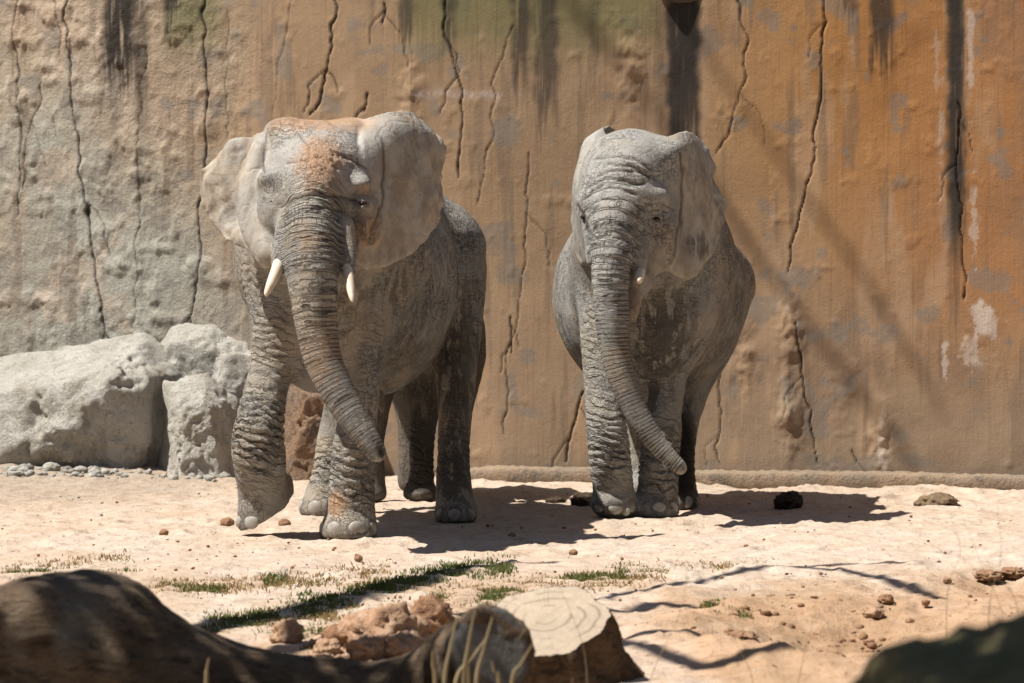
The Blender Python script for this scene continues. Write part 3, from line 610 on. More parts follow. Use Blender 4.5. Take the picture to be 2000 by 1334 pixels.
# ------------------------------------------------------------------ elephant with the ochre brow
def elephant_one():
    s = SDF((-2.1, 26.5, -.08), (.1, 31.4, 2.95), .021)
    k = .12
    s.ell((-1.24, 28.75, 1.66), (.50, .75, .74), k); s.ell((-1.04, 29.5, 1.63), (.67, .95, .80), k); s.ell((-.88, 30.2, 1.70), (.57, .72, .74), k)
    s.ell((-.97, 29.9, 2.03), (.40, 1.0, .42), .15)                                                  # back
    s.ell((-1.26, 28.35, 1.50), (.42, .40, .58), .12)                                                # chest
    s.tube([(-1.215, 27.75, 2.18, .40), (-1.23, 28.2, 2.0, .50), (-1.26, 28.8, 1.85, .60)], .15)
    # legs
    s.tube(T((566, 500, 28.45, .25), (556, 570, 28.35, .20), (541, 640, 28.25, .158), (531, 710, 28.2, .14), (516, 780, 28.1, .142), (505, 850, 28.0, .160), (507, 905, 28.02, .163), (512, 955, 28.12, .158), (514, 1000, 28.15, .168), (516, 1030, 28.15, .175)), .07)
    s.ell(at(548, 960, 28.30), (.09, .14, .16), .08); s.cut_local(at(488, 1036, 28.0), (.46, .18, -.86), (-2.05, 27.6, -.1), (-1.36, 28.65, .42))
    s.tube(T((745, 500, 28.7, .34), (725, 590, 28.5, .235), (712, 670, 28.3, .148), (706, 750, 28.18, .126), (700, 820, 28.1, .128), (692, 880, 28.06, .145), (688, 940, 28.05, .142), (684, 1010, 28.05, .165)), .08)
    s.ell(at(681, 1040, 28.02), (.192, .215, .145), .05)
    s.tube(T((770, 600, 30.3, .36), (715, 710, 30.25, .22), (678, 790, 30.2, .155), (660, 860, 30.2, .142), (645, 930, 30.15, .135), (634, 980, 30.1, .15)), .09)
    s.ell(at(631, 995, 30.08), (.175, .20, .12), .05)
    s.tube(T((848, 500, 30.2, .38), (872, 610, 30.0, .26), (889, 700, 29.85, .17), (889, 790, 29.75, .122), (887, 870, 29.65, .108), (887, 940, 29.55, .118), (891, 995, 29.5, .135)), .09)
    s.ell(at(892, 1010, 29.45), (.142, .19, .12), .05)
    s.tube([(-.84, 30.82, 2.02, .08), (-.84, 31.0, 1.75, .055), (-.84, 31.05, 1.3, .04), (-.84, 31.02, .92, .028)], .05)   # tail
    # head
    s.ell((-1.22, 27.90, 2.23), (.385, .46, .365), .09); s.ell(at(624, 330, 27.60), (.33, .30, .25), .12); s.ell(at(622, 272, 27.84), (.36, .33, .125), .10); s.ell(at(556, 254, 27.84), (.13, .22, .08), .06); s.ell(at(690, 254, 27.84), (.13, .22, .08), .06)
    s.ell(at(617, 380, 27.40), (.19, .26, .27), .10)
    s.ell(at(524, 350, 27.45), (.07, .11, .06), .08); s.ell(at(708, 358, 27.40), (.085, .11, .06), .07)
    s.ell(at(614, 440, 27.36), (.185, .26, .34), .08)
    s.ell(at(714, 435, 27.62), (.13, .26, .27), .07); s.ell(at(538, 425, 27.58), (.13, .29, .28), .08)
    s.ell(at(716, 400, 27.24), (.04, .07, .05), .05, sub=True)   # hollows under the brow
    s.ell(at(711, 396, 27.37), (.07, .05, .055), .03); s.tube(T((690, 392, 27.33, .014), (706, 386, 27.33, .014), (722, 391, 27.35, .014)), .012); s.tube(T((692, 402, 27.33, .01), (707, 406, 27.31, .016), (722, 402, 27.35, .01)), .012)                                                # lids
    s.ell(at(742, 320, 27.44), (.04, .12, .15), .08, sub=True)                                       # temple
    tr = s.tube(T((624, 350, 27.42, .18), (612, 410, 27.26, .165), (608, 470, 27.14, .172), (609, 530, 27.06, .168), (613, 585, 27.02, .148), (619, 645, 26.99, .130), (632, 705, 26.96, .116), (654, 757, 26.93, .108), (682, 806, 26.9, .093), (712, 850, 26.87, .076), (736, 884, 26.85, .062)), .06)
    s.tube(T((560, 440, 27.24, .07), (548, 490, 27.16, .062), (543, 522, 27.12, .046)), .05); s.tube(T((672, 440, 27.24, .07), (680, 500, 27.16, .055), (682, 535, 27.12, .042)), .05)
    s.ell(at(625, 545, 27.42), (.15, .26, .13), .08)
    s.ell(at(748, 881, 26.79), (.034, .055, .045), .012, sub=True)                                   # nostrils
    s.tube(T((742, 770, 28.9, .04), (746, 797, 28.85, .028), (748, 808, 28.84, .014)), .03)           # teat behind the foreleg
    s.cut_below(0.004)
    body = s.mesh()
    e1 = [[(700, 240, 27.75), (755, 222, 27.82), (800, 219, 27.98), (835, 243, 28.15)], [(705, 275, 27.55), (780, 258, 27.72), (828, 265, 27.92), (871, 291, 28.15)],
          [(705, 325, 27.45), (780, 330, 27.66), (832, 332, 27.86), (868, 337, 28.08)], [(705, 385, 27.45), (775, 395, 27.62), (822, 402, 27.80), (860, 408, 28.0)],
          [(700, 440, 27.42), (760, 452, 27.56), (802, 460, 27.72), (838, 456, 27.9)], [(695, 485, 27.38), (733, 502, 27.48), (765, 508, 27.58), (798, 495, 27.72)], [(690, 510, 27.36), (704, 523, 27.42), (718, 526, 27.48), (738, 519, 27.56)]]
    e2 = [[(560, 268, 27.75), (515, 258, 27.72), (495, 264, 27.80), (490, 268, 27.9), (462, 268, 27.95), (437, 277, 28.0)], [(560, 302, 27.68), (505, 300, 27.60), (484, 306, 27.68), (486, 310, 27.84), (440, 302, 27.9), (404, 330, 28.0)],
          [(555, 350, 27.66), (492, 362, 27.54), (463, 376, 27.64), (470, 380, 27.82), (433, 372, 27.88), (392, 358, 28.05)], [(560, 400, 27.62), (500, 408, 27.46), (467, 418, 27.58), (474, 420, 27.80), (440, 420, 27.85), (404, 402, 28.05)],
          [(568, 440, 27.54), (512, 450, 27.36), (477, 458, 27.48), (484, 458, 27.68), (458, 452, 27.76), (424, 446, 27.92)], [(570, 490, 27.38), (528, 492, 27.22), (500, 500, 27.34), (500, 490, 27.52), (488, 484, 27.58), (468, 482, 27.7)], [(560, 515, 27.34), (540, 520, 27.24), (524, 522, 27.28), (518, 517, 27.38), (510, 512, 27.42), (503, 508, 27.48)]]
    a = ear_solid(e1, seed=2, th=.0145); b = ear_solid(e2, seed=5, th=.0145, ruf=.035)
    base = (-1.1, 28.9, 0)
    folds = [(at(505, 860, 28.0), (.30, .4, .48), 1.), (at(525, 640, 28.2), (.28, .4, .62), .55), (at(688, 930, 28.05), (.26, .35, .34), .95), (at(645, 930, 30.1), (.25, .3, .32), .9), (at(888, 900, 29.6), (.2, .3, .5), .45), (at(500, 560, 28.4), (.25, .4, .35), .45), (at(710, 640, 28.3), (.2, .3, .45), .3)]
    curve = [([(548, 402), (575, 386), (620, 380), (668, 384), (700, 395)], 5, .012), ([(553, 425), (590, 408), (640, 405), (672, 412)], 4, .008), ([(560, 318), (600, 312), (622, 306), (650, 318), (662, 330)], 3.5, .008), ([(582, 262), (606, 290), (598, 316)], 4, .01), ([(652, 300), (690, 312), (716, 330)], 4, .01), ([(520, 260), (514, 300), (515, 335)], 4, .012), ([(745, 270), (752, 330), (744, 400), (725, 470)], 6, .014), ([(600, 240), (625, 228), (660, 250)], 3, .006)]
    spec = dict(t0=.16, ringk=1., face=27.75, hide=28.3, crust=.045, dust=[(at(628, 295, 27.1), (.32, .6, .36), .9), (at(620, 238, 27.7), (.55, .9, .13), .8), (at(716, 372, 27.3), (.10, .3, .08), .6), (at(720, 460, 27.4), (.15, .3, .2), .45), (at(640, 700, 26.9), (.25, .3, .35), .38), (at(655, 985, 27.9), (.12, .3, .13), .75), (at(610, 460, 27), (.2, .3, .15), .35)],
        stain=[(at(748, 882, 26.80), (.05, .06, .06), 1.6), (at(888, 700, 29.6), (.36, .6, 1.1), .75), (at(890, 900, 29.5), (.3, .5, .75), .8), (at(800, 620, 29.0), (.30, .7, .55), .42), (at(745, 640, 28.3), (.25, .5, .6), .3), (at(680, 560, 28.0), (.3, .5, .35), .55), (at(760, 560, 28.3), (.25, .4, .25), .6), (at(915, 400, 30), (.2, .6, .3), .4), (at(660, 850, 30), (.2, .4, .4), .4)],  # first entry paints the nostril hollow dark; others mix wet stains with painted shade
        pale=[(at(620, 305, 27.5), (.55, .8, .42), .9), (at(620, 400, 27.2), (.3, .4, .25), .4), (at(880, 380, 30), (.4, 1., .4), .6), (at(680, 1000, 28), (.4, .5, .3), .35), (at(820, 540, 29.2), (.6, .9, .75), .42)])
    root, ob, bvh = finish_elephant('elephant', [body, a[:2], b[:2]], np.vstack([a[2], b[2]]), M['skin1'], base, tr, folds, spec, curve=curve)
    tag(root, 'dusty elephant with an ochre patch on its brow and two short tusks', 'elephant', 'elephants in the enclosure')
    tusk(root, T((547, 500, 27.16, .036), (542, 522, 27.08, .036), (532, 548, 27.0, .032), (523, 568, 26.95, .022), (519, 577, 26.93, .010)))
    tusk(root, T((676, 505, 27.16, .03), (680, 535, 27.08, .032), (684, 560, 27.0, .028), (687, 580, 26.95, .018), (688, 589, 26.93, .008)))
    eyeball(root, bvh, 707, 396, .024, .55); eyeball(root, bvh, 529, 392, .02, .9)
    f = at(681, 1050, 28.02); toenails(root, bvh, (f[0], f[1], 0), (-74, -28, 18, 62), .062, (.045, .055, .06, .05), 14)
    f = at(631, 1005, 30.08); toenails(root, bvh, (f[0], f[1], 0), (-72, -15, 35), .06, (.045, .055, .05), 12)
    f = at(892, 1020, 29.45); toenails(root, bvh, (f[0], f[1], 0), (-50, -5, 42), .055, (.042, .046, .042), 12)
    f = at(513, 1008, 28.16); toenails(root, bvh, (f[0], f[1], f[2]), (-66, -22, 18), -.025, (.044, .052, .048), 4, .008)
    return root
# ------------------------------------------------------------------ grey elephant on the right
def elephant_two():
    s = SDF((.1, 28.3, -.08), (1.95, 32.7, 2.95), .021); k = .12
    s.ell((1.0, 30.5, 1.62), (.56, .75, .70), k); s.ell((.995, 31.2, 1.50), (.70, .95, .76), k); s.ell((1.03, 31.8, 1.60), (.58, .70, .68), k)
    s.ell((.99, 30.05, 1.45), (.40, .38, .52), .12)
    s.tube([(.80, 29.5, 2.12, .36), (.88, 29.9, 1.95, .46), (.98, 30.5, 1.8, .56)], .15)
    s.tube(T((1185, 560, 30.2, .22), (1178, 640, 30.05, .165), (1175, 710, 29.95, .142), (1180, 780, 29.85, .136), (1186, 850, 29.75, .142), (1192, 905, 29.75, .14), (1198, 955, 29.82, .135), (1200, 975, 29.85, .14)), .07)
    s.ell(at(1200, 985, 29.82), (.162, .19, .10), .05, (R(-8), 0, 0))
    s.tube(T((1320, 540, 30.5, .27), (1315, 630, 30.3, .20), (1308, 700, 30.2, .15), (1300, 780, 30.1, .125), (1292, 850, 30.05, .138), (1288, 910, 30.0, .132), (1284, 970, 29.98, .14)), .08)
    s.ell(at(1282, 998, 29.92), (.158, .19, .115), .05)
    s.tube(T((1385, 560, 31.5, .34), (1368, 660, 31.3, .22), (1350, 750, 31.1, .14), (1336, 830, 30.95, .105), (1330, 900, 30.85, .098), (1330, 960, 30.75, .11)), .09)
    s.ell(at(1331, 980, 30.7), (.125, .18, .12), .05)
    s.tube(T((1200, 560, 31.8, .34), (1225, 660, 31.9, .22), (1245, 750, 31.9, .15), (1252, 840, 31.85, .115), (1255, 930, 31.8, .125)), .09)
    s.ell(at(1255, 958, 31.75), (.15, .18, .12), .05)
    s.tube([(1.03, 32.38, 1.9, .08), (1.03, 32.54, 1.65, .055), (1.03, 32.56, 1.2, .038), (1.03, 32.54, .9, .027)], .05)   # tail
    # head, turned a little to the left
    s.ell(at(1232, 345, 29.5), (.345, .44, .33), .09); s.ell(at(1215, 400, 29.2), (.29, .28, .40), .10); s.ell(at(1222, 330, 29.22), (.25, .22, .2), .09)
    s.ell(at(1305, 300, 29.45), (.13, .22, .11), .07)
    s.ell(at(1280, 380, 29.12), (.09, .11, .07), .08); s.ell(at(1150, 400, 29.15), (.07, .14, .09), .06)
    s.ell(at(1285, 455, 29.35), (.155, .30, .27), .07); s.ell(at(1160, 460, 29.4), (.09, .22, .22), .06)
    s.ell(at(1296, 352, 29.0), (.05, .07, .05), .06, sub=True)
    s.ell(at(1318, 340, 29.14), (.05, .10, .14), .06, sub=True)
    s.ell(at(1284, 424, 29.0), (.06, .055, .04), .04, sub=True); s.ell(at(1284, 427, 29.12), (.068, .06, .055), .03)
    tr = s.tube(T((1203, 385, 29.15, .20), (1198, 440, 28.98, .172), (1194, 500, 28.88, .146), (1192, 550, 28.84, .130), (1195, 610, 28.82, .115), (1198, 665, 28.8, .104), (1205, 710, 28.78, .100), (1222, 760, 28.76, .092), (1246, 812, 28.75, .083), (1276, 858, 28.74, .072), (1306, 893, 28.73, .060), (1330, 914, 28.72, .050)), .06)
    s.tube(T((1245, 450, 29.05, .085), (1248, 500, 28.98, .068), (1250, 530, 28.95, .045)), .05); s.tube(T((1160, 450, 29.1, .07), (1158, 510, 29.0, .05)), .05)
    s.ell(at(1245, 545, 29.25), (.11, .25, .12), .07); s.tube(T((1240, 560, 29.1, .07), (1236, 600, 29.0, .05), (1236, 625, 29.0, .025)), .05)
    s.ell(at(1338, 916, 28.66), (.022, .04, .03), .012, sub=True)
    s.tube(T((1248, 700, 30.0, .07), (1246, 740, 30.0, .05), (1246, 752, 30.0, .025)), .04)
    s.cut_below(0.004)
    body = s.mesh()
    e1 = [[(1290, 275, 29.5), (1328, 258, 29.56), (1350, 262, 29.75), (1368, 283, 29.95)], [(1300, 305, 29.36), (1345, 285, 29.54), (1370, 300, 29.74), (1390, 330, 29.95)],
          [(1300, 350, 29.32), (1350, 345, 29.53), (1380, 352, 29.70), (1402, 368, 29.9)], [(1300, 400, 29.32), (1352, 400, 29.54), (1385, 402, 29.70), (1416, 408, 29.9)],
          [(1298, 450, 29.32), (1350, 455, 29.53), (1378, 458, 29.66), (1405, 455, 29.82)], [(1300, 500, 29.32), (1345, 505, 29.48), (1365, 508, 29.58), (1385, 500, 29.7)], [(1308, 532, 29.34), (1333, 545, 29.44), (1342, 546, 29.5), (1352, 538, 29.56)]]
    e2 = [[(1190, 272, 29.7), (1180, 252, 29.75), (1195, 250, 29.95), (1207, 260, 30.05)], [(1160, 290, 29.6), (1145, 275, 29.75), (1150, 280, 30.0), (1165, 290, 30.15)],
          [(1148, 330, 29.5), (1130, 320, 29.65), (1130, 325, 29.95), (1140, 330, 30.2)], [(1142, 370, 29.45), (1124, 370, 29.6), (1122, 375, 29.9), (1130, 380, 30.2)],
          [(1142, 420, 29.42), (1127, 425, 29.55), (1122, 430, 29.8), (1126, 435, 30.1)], [(1150, 470, 29.4), (1138, 475, 29.5), (1132, 480, 29.7), (1132, 485, 29.9)], [(1156, 505, 29.4), (1150, 512, 29.45), (1146, 515, 29.55), (1145, 515, 29.7)]]
    a = ear_solid(e1, seed=12, th=.0145, ruf=.03); b = ear_solid(e2, seed=15, th=.0145)
    base = (1.0, 30.6, 0)
    folds = [(at(1190, 870, 29.75), (.26, .35, .46), 1.), (at(1180, 690, 29.9), (.22, .35, .5), .6), (at(1288, 900, 30.0), (.24, .35, .42), .95), (at(1310, 720, 30.1), (.2, .3, .45), .3), (at(1330, 900, 30.8), (.2, .3, .4), .4)]
    curve = [([(1165, 312), (1200, 305), (1240, 310), (1270, 330)], 2.6, .010), ([(1170, 345), (1210, 330), (1250, 336), (1280, 350)], 2.6, .010), ([(1150, 366), (1185, 350), (1215, 350), (1250, 360)], 3, .012), ([(1205, 356), (1240, 362), (1258, 358)], 3.5, .012), ([(1140, 390), (1160, 372), (1180, 362)], 3, .01), ([(1190, 322), (1230, 322), (1265, 342), (1285, 345)], 3, .01), ([(1220, 372), (1240, 378)], 3, .01),
             ([(1125, 400), (1140, 425), (1146, 455)], 4, .016), ([(1150, 450), (1185, 437), (1215, 440), (1250, 462)], 3, .006), ([(1152, 468), (1190, 458), (1235, 475)], 3, .006), ([(1268, 440), (1285, 447), (1303, 438)], 2.5, .006), ([(1264, 416), (1282, 410), (1302, 416)], 2.5, .006), ([(1252, 400), (1285, 396), (1312, 408)], 2.5, .004), ([(1258, 450), (1280, 462), (1310, 452)], 2.5, .004), ([(1332, 300), (1334, 350), (1330, 430), (1318, 500)], 5, .012)]
    spec = dict(t0=.12, ringk=1.05, earpale=.0, face=29.75, hide=29.9, dust=[(at(1215, 720, 28.7), (.2, .3, .4), .25), (at(1290, 460, 29.1), (.16, .3, .2), .3), (at(1235, 600, 29), (.1, .3, .2), .45)],
        stain=[(at(1340, 917, 28.66), (.045, .05, .05), 1.6), (at(1290, 620, 29.9), (.40, .5, .8), 1.0), (at(1330, 880, 30.7), (.24, .4, .85), 1.4), (at(1270, 760, 30.0), (.16, .4, .5), .7), (at(1400, 600, 30.8), (.3, .6, .6), .6), (at(1370, 480, 29.5), (.2, .4, .17), .85), (at(1240, 800, 31.8), (.3, .4, .8), .5)],  # nostril hollow painted dark first; chest and leg stains hold some painted shade
        pale=[(at(1225, 340, 29.2), (.55, .7, .45), .95), (at(1195, 500, 28.8), (.28, .4, .6), .65), (at(1270, 860, 28.7), (.3, .3, .35), .35), (at(1110, 500, 31), (.3, 1., .6), .5), (at(1190, 850, 29.8), (.3, .4, .6), .3), (at(1440, 420, 31), (.3, .8, .3), .5)])
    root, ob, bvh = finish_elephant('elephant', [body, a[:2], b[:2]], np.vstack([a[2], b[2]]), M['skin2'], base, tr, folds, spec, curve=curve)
    tag(root, 'grey elephant with a wrinkled brow and one stubby tusk, standing on the right', 'elephant', 'elephants in the enclosure')
    tusk(root, T((1251, 520, 29.0, .030), (1250, 534, 28.9, .031), (1249, 543, 28.84, .028), (1248, 549, 28.80, .02), (1248, 552, 28.79, .010)))
    eyeball(root, bvh, 1282, 428, .028, .5); eyeball(root, bvh, 1139, 424, .022)
    f = at(1200, 1005, 29.82); toenails(root, bvh, (f[0], f[1], 0), (-45, 2, 45), .085, (.042, .052, .044), 6)
    f = at(1282, 1008, 29.92); toenails(root, bvh, (f[0], f[1], 0), (-42, 5, 50), .065, (.044, .05, .046), 12)
    f = at(1331, 998, 30.7); toenails(root, bvh, (f[0], f[1], 0), (-35, 12, 55), .06, (.04, .044, .04), 12)
    return root
# ------------------------------------------------------------------ young elephant hidden behind the first
def elephant_three():
    s = SDF((-1.75, 30.15, -.08), (.2, 33.2, 1.95), .024)
    s.ell((-.75, 31.95, 1.18), (.42, .62, .40), .12, (0, 0, R(25))); s.ell((-.60, 32.3, 1.20), (.40, .5, .42), .12)
    s.ell((-1.05, 31.1, 1.42), (.23, .28, .27), .08); s.tube([(-1.0, 31.25, 1.35, .22), (-.85, 31.6, 1.25, .32)], .1)
    tr = s.tube([(-1.08, 30.95, 1.28, .13), (-1.12, 30.8, 1.05, .105), (-1.16, 30.68, .9, .095), (-1.28, 30.55, .96, .09), (-1.40, 30.45, 1.08, .085), (-1.47, 30.4, 1.17, .075)], .05)
    for x, y in ((-.655, 31.6), (-1.02, 31.5)):
        s.tube([(x + .02, y + .15, 1.0, .20), (x + .015, y + .03, .7, .125), (x, y, .45, .092), (x, y, .2, .088), (x - .01, y, .08, .11)], .06); s.ell((x - .02, y - .02, .05), (.125, .14, .075), .04)
    for x, y in ((-.42, 32.2), (-.75, 32.5)):
        s.tube([(x - .02, y + .05, 1.0, .24), (x, y, .6, .13), (x, y, .35, .10), (x, y, .08, .11)], .06)
    s.cut_below(.004); body = s.mesh()
    base = (-.8, 31.9, 0); folds = [((-.655, 31.6, .3), (.2, .25, .35), .7)]
    spec = dict(t0=.2, ringk=1.4, face=31.0, hide=31.4, dust=[], stain=[((-.655, 31.6, .4), (.3, .4, .7), .9)], smooth=4)  # wet stain plus painted shade on the leg that shows
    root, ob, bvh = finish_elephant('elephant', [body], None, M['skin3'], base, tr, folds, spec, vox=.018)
    tag(root, 'young elephant hidden behind the dusty one, only a dark leg showing under its belly', 'elephant', 'elephants in the enclosure')
elephant_one(); elephant_two(); elephant_three()

# ------------------------------------------------------------------ boulders
def ico(n):
    bm = bmesh.new(); bmesh.ops.create_icosphere(bm, subdivisions=n, radius=1); V = np.array([v.co[:] for v in bm.verts]); f = np.array([[v.index for v in q.verts] for q in bm.faces]); bm.free(); return V, f
ICO = {k: ico(k) for k in (2, 3, 4, 6)}
def rock(name, c, planes, mat, sub=6, p=34, rough=.06, scale=3., seed=0, flat=.0, pit=.05):
    V, f = ICO[sub]; pl = np.array([q[:3] for q in planes], float); pl /= np.linalg.norm(pl, axis=1)[:, None]; h = np.array([q[3] for q in planes])
    r = (np.maximum(0, V @ pl.T / h) ** p).sum(1) ** (-1. / p); W = V * r[:, None] + np.array(c)
    n1 = fbm(W, scale * 1.3, 6, seed, .58) - .5; n2 = np.abs(fbm(W, scale * 2.3, 4, seed + 9) - .5); n3 = ss(.55, .72, fbm(W, scale * 1.3, 4, seed + 19))
    W = W + V * (rough * 2 * n1 - rough * 1.3 * n2 - pit * n3)[:, None]
    return obj_from(name, W, f, mat, base=(c[0], c[1], gz(c[0], c[1])))
b1 = at(185, 815, 34.55)
o = rock('boulder', b1, [(-.22, -.30, 1, .41), (.95, -.40, .05, .54), (-.35, -1, .40, .48), (.25, -1, -.15, .47), (-1, 0, .35, 1.05), (.1, 1, 0, .6), (0, 0, -1, .6), (-.55, -.6, .75, .70), (.62, -.25, .8, .60), (.8, -.4, -.5, .58), (-.1, -1, -.35, .52)], M['rock'], rough=.06, seed=3, pit=.07)
tag(o, 'large flat-topped pale boulder at the far left below the wall', 'boulder', 'pale boulders by the wall')
b2 = at(402, 775, 35.1)
o = rock('boulder', b2, [(-.15, -.25, 1, .55), (.55, -.4, .85, .50), (.9, -.4, .1, .60), (-.9, -.5, .05, .38), (-.3, -1, -.1, .28), (0, 1, 0, .4), (0, 0, -1, .75), (-.75, -.1, .6, .54)], M['rock'], rough=.06, seed=13)
tag(o, 'tall pale boulder rising behind the flat-topped one', 'boulder', 'pale boulders by the wall')
b3 = at(392, 846, 34.15)
o = rock('boulder', b3, [(-.15, -.45, 1, .31), (.9, -.4, .2, .19), (-.9, -.4, .1, .21), (0, -1, .1, .22), (0, 1, 0, .3), (0, 0, -1, .4), (.6, -.3, .7, .27)], M['rock'], rough=.05, scale=4, seed=23)
tag(o, 'small upright pale rock wedged right of the flat-topped boulder', 'boulder', 'pale boulders by the wall')
b4 = at(478, 800, 34.8)
o = rock('boulder', b4, [(0, -.3, 1, .50), (.9, -.4, .1, .26), (-.9, -.4, .1, .28), (0, -1, .1, .28), (0, 1, 0, .3), (0, 0, -1, .6), (.6, 0, .7, .42)], M['rock'], rough=.05, scale=4, seed=33)
tag(o, 'pale boulder half hidden behind the raised foreleg', 'boulder', 'pale boulders by the wall')
b5 = at(618, 850, 34.3)
o = rock('boulder', b5, [(-.2, -.3, 1, .36), (.9, -.4, .1, .24), (-.9, -.4, .2, .22), (0, -1, .1, .25), (0, 1, 0, .3), (0, 0, -1, .4)], M['rock2'], rough=.04, scale=4, seed=43)
tag(o, 'brown shaded rock seen between the forelegs of the dusty elephant', 'boulder', 'rocks by the wall')
# ------------------------------------------------------------------ dung, clods
def lump(name, p, rx, ry, rz, mat, seed, rough=.25, sub=4, sink=.25):
    V, f = ICO[sub]; W = V * np.array([rx, ry, rz]); n = fbm(V, 2.2, 5, seed) - .5; n2 = fbm(V, 6, 4, seed + 5) - .5
    n3 = np.abs(fbm(V, 3.5, 4, seed + 9) - .5); W = W * (1.1 + rough * 2.6 * n + rough * 2.2 * n2 - rough * 2.2 * n3)[:, None]; z = gz(p[0], p[1]); W = W + np.array([p[0], p[1], z + rz * (1 - sink) - rz * .15])
    return obj_from(name, W, f, mat, base=(p[0], p[1], z))
# pebbles beside the large boulder
for k, (x, y, r) in enumerate(((55, 910, .035), (100, 912, .055), (132, 913, .035), (158, 914, .04), (185, 916, .042), (148, 921, .028), (195, 924, .025), (60, 917, .022))):
    d = 33.9 - (y - 912) * .03; p = at(x, y, d); p[2] = gz(p[0], p[1])
    o = lump('pebble', p, r * 1.25, r, r * .75, M['pebble'] if k % 2 == 0 else M['rock'], 50 + k, .14, 3, .3)
    tag(o, ('leftmost grey stone of the row below the flat-topped boulder', 'whitish stone, second of the row below the flat-topped boulder', 'grey stone, third of the row below the flat-topped boulder', 'whitish stone, fourth of the row below the flat-topped boulder', 'grey stone, fifth of the row below the flat-topped boulder', 'small pale stone just before the fourth of the row', 'rightmost little grey stone below the flat-topped boulder', 'little pale stone just before the leftmost of the row')[k], 'stone', 'small stones at the foot of the boulder')

for (x, y, rx, rz, m, lab) in ((1540, 988, .10, .07, 'dung', 'dark dung mound in the shadow right of the grey elephant'), (1832, 984, .13, .055, 'dung2', 'brown crumbling dung heap near the footing at far right'), (1800, 984, .05, .03, 'dung2', 'small dung lump left of the brown heap at far right'),
        (1142, 983, .09, .06, 'dung', 'dark dung mound behind the forefoot of the grey elephant'), (1085, 979, .07, .03, 'dung', 'flat dark dung lump on the shaded ground between the two elephants')):
    p = gp(x, y + 4); tag(lump('dung_pile', p, rx, rx * 1.1, rz, M[m], int(x), .22), lab, 'dung')
for (x, y, r, lab) in ((444, 1026, .035, 'small earth clod left of the raised forefoot'), (556, 1028, .03, 'small earth clod right of the raised forefoot'), (320, 1047, .022, 'tiny clod on the bare ground at the left'), (700, 1092, .02, 'tiny clod on the ground below the planted forefoot'), (1000, 1050, .02, 'tiny clod just below the shadow of the dusty elephant'), (1120, 1080, .02, 'tiny clod above the grass by the stump')):
    tag(lump('clod', gp(x, y), r * 1.3, r * 1.2, r, M['clod2'], int(x) + 5, .2, 3), lab, 'clod')
CL = [(560, 1252, .075, .07, 'clod'), (668, 1262, .085, .075, 'clod2'), (705, 1262, .11, .10, 'clod'), (752, 1268, .15, .14, 'clod'), (800, 1262, .10, .09, 'clod'), (838, 1240, .12, .12, 'clod2'), (786, 1285, .09, .07, 'clod'), (720, 1285, .09, .07, 'clod'), (850, 1222, .09, .07, 'clod2'), (640, 1275, .06, .05, 'clod')]
CLN = ['lone reddish clod left of the clay heap', 'dark clod at the left end of the clay heap', 'knobbly pale red clod near the left of the clay heap', 'largest upright clod in the middle of the clay heap', 'reddish clod right of the largest one in the heap', 'dark red clod leaning on the cut log end', 'low clod in front at the right of the heap', 'low clod in front at the left of the heap', 'dark clod topping the right end of the heap', 'small clod at the near left edge of the heap']
for k, ((x, y, r, h, m), lab) in enumerate(zip(CL, CLN)): tag(lump('clay_clod', gp(x, y + 4), r, r * 1.1, h, M[m], 200 + k * 7, .30, 4, .2), lab, 'clod', 'clay clods by the log')
HC = [(1550, 1250, .045, .04), (1500, 1252, .03, .025), (1628, 1248, .05, .045), (1600, 1252, .035, .03), (1730, 1196, .04, .03), (1705, 1205, .05, .038), (1850, 1133, .022, .018), (1930, 1120, .075, .03), (1978, 1117, .07, .03), (1445, 1238, .08, .03), (1480, 1255, .04, .022)]
HN = ['dark clod on the near edge of the dug hollow', 'small dark clod at the left of the dug hollow', 'dark clod at the right end of the hollow edge', 'flat dark clod between two others on the hollow edge', 'small clod above the pale lump right of the hollow', 'pale earth lump on the far rim of the hollow', 'small clod left of the dug bank at far right', 'reddish clod of the dug bank at far right', 'outermost reddish clod of the dug bank at far right', 'low brown mound left of the hollow', 'small brown lump below the low mound']
for k, ((x, y, r, h), lab) in enumerate(zip(HC, HN)): tag(lump('soil_clod', gp(x, y), r, r * 1.2, h, M['clod2'] if k != 5 else M['clod'], 300 + k * 7, .32, 4, .3), lab, 'clod', 'soil clods around the hollow')
tag(lump('pebble', gp(1402, 1298), .022, .022, .016, M['rock'], 410, .15, 3), 'white stone on the soil right of the stump', 'stone')
# crumbs of earth and grit: beyond counting
def scatter(name, n, region, size, mat, label, seed):
    r = np.random.default_rng(seed); V0, f0 = ICO[2]; V0 = V0[:]; Vs = []; Fs = []; o = 0
    bm = bmesh.new(); bmesh.ops.create_icosphere(bm, subdivisions=1, radius=1); V0 = np.array([v.co[:] for v in bm.verts]); f0 = np.array([[v.index for v in q.verts] for q in bm.faces]); bm.free()
    for k in range(n):
        x, y = region(r); s = size * (.4 + r.random() ** 3 * 2.2); z = gz(x, y)
        W = V0 * (.7 + .6 * r.random((len(V0), 1))) * np.array([s, s, s * .7]); Vs.append(W + np.array([x, y, z + s * .2])); Fs.append(f0 + o); o += len(V0)
    ob = obj_from(name, np.vstack(Vs), np.vstack(Fs), mat, base=(0, 24, 0), smooth=False); return stuff(ob, label)
def reg_all(r):
    py = 950 + (1330 - 950) * r.random() ** .8; return gp(r.random() * 2200 - 100, py)[:2]
def reg_heap(r):
    py = 1285 + 28 * r.normal() * .8 - 14; return gp(745 + 90 * r.normal(), min(1325, max(1215, py)))[:2]
def reg_hol(r): return gp(1590 + 110 * r.normal(), min(1325, max(1130, 1235 + 26 * r.normal())))[:2]
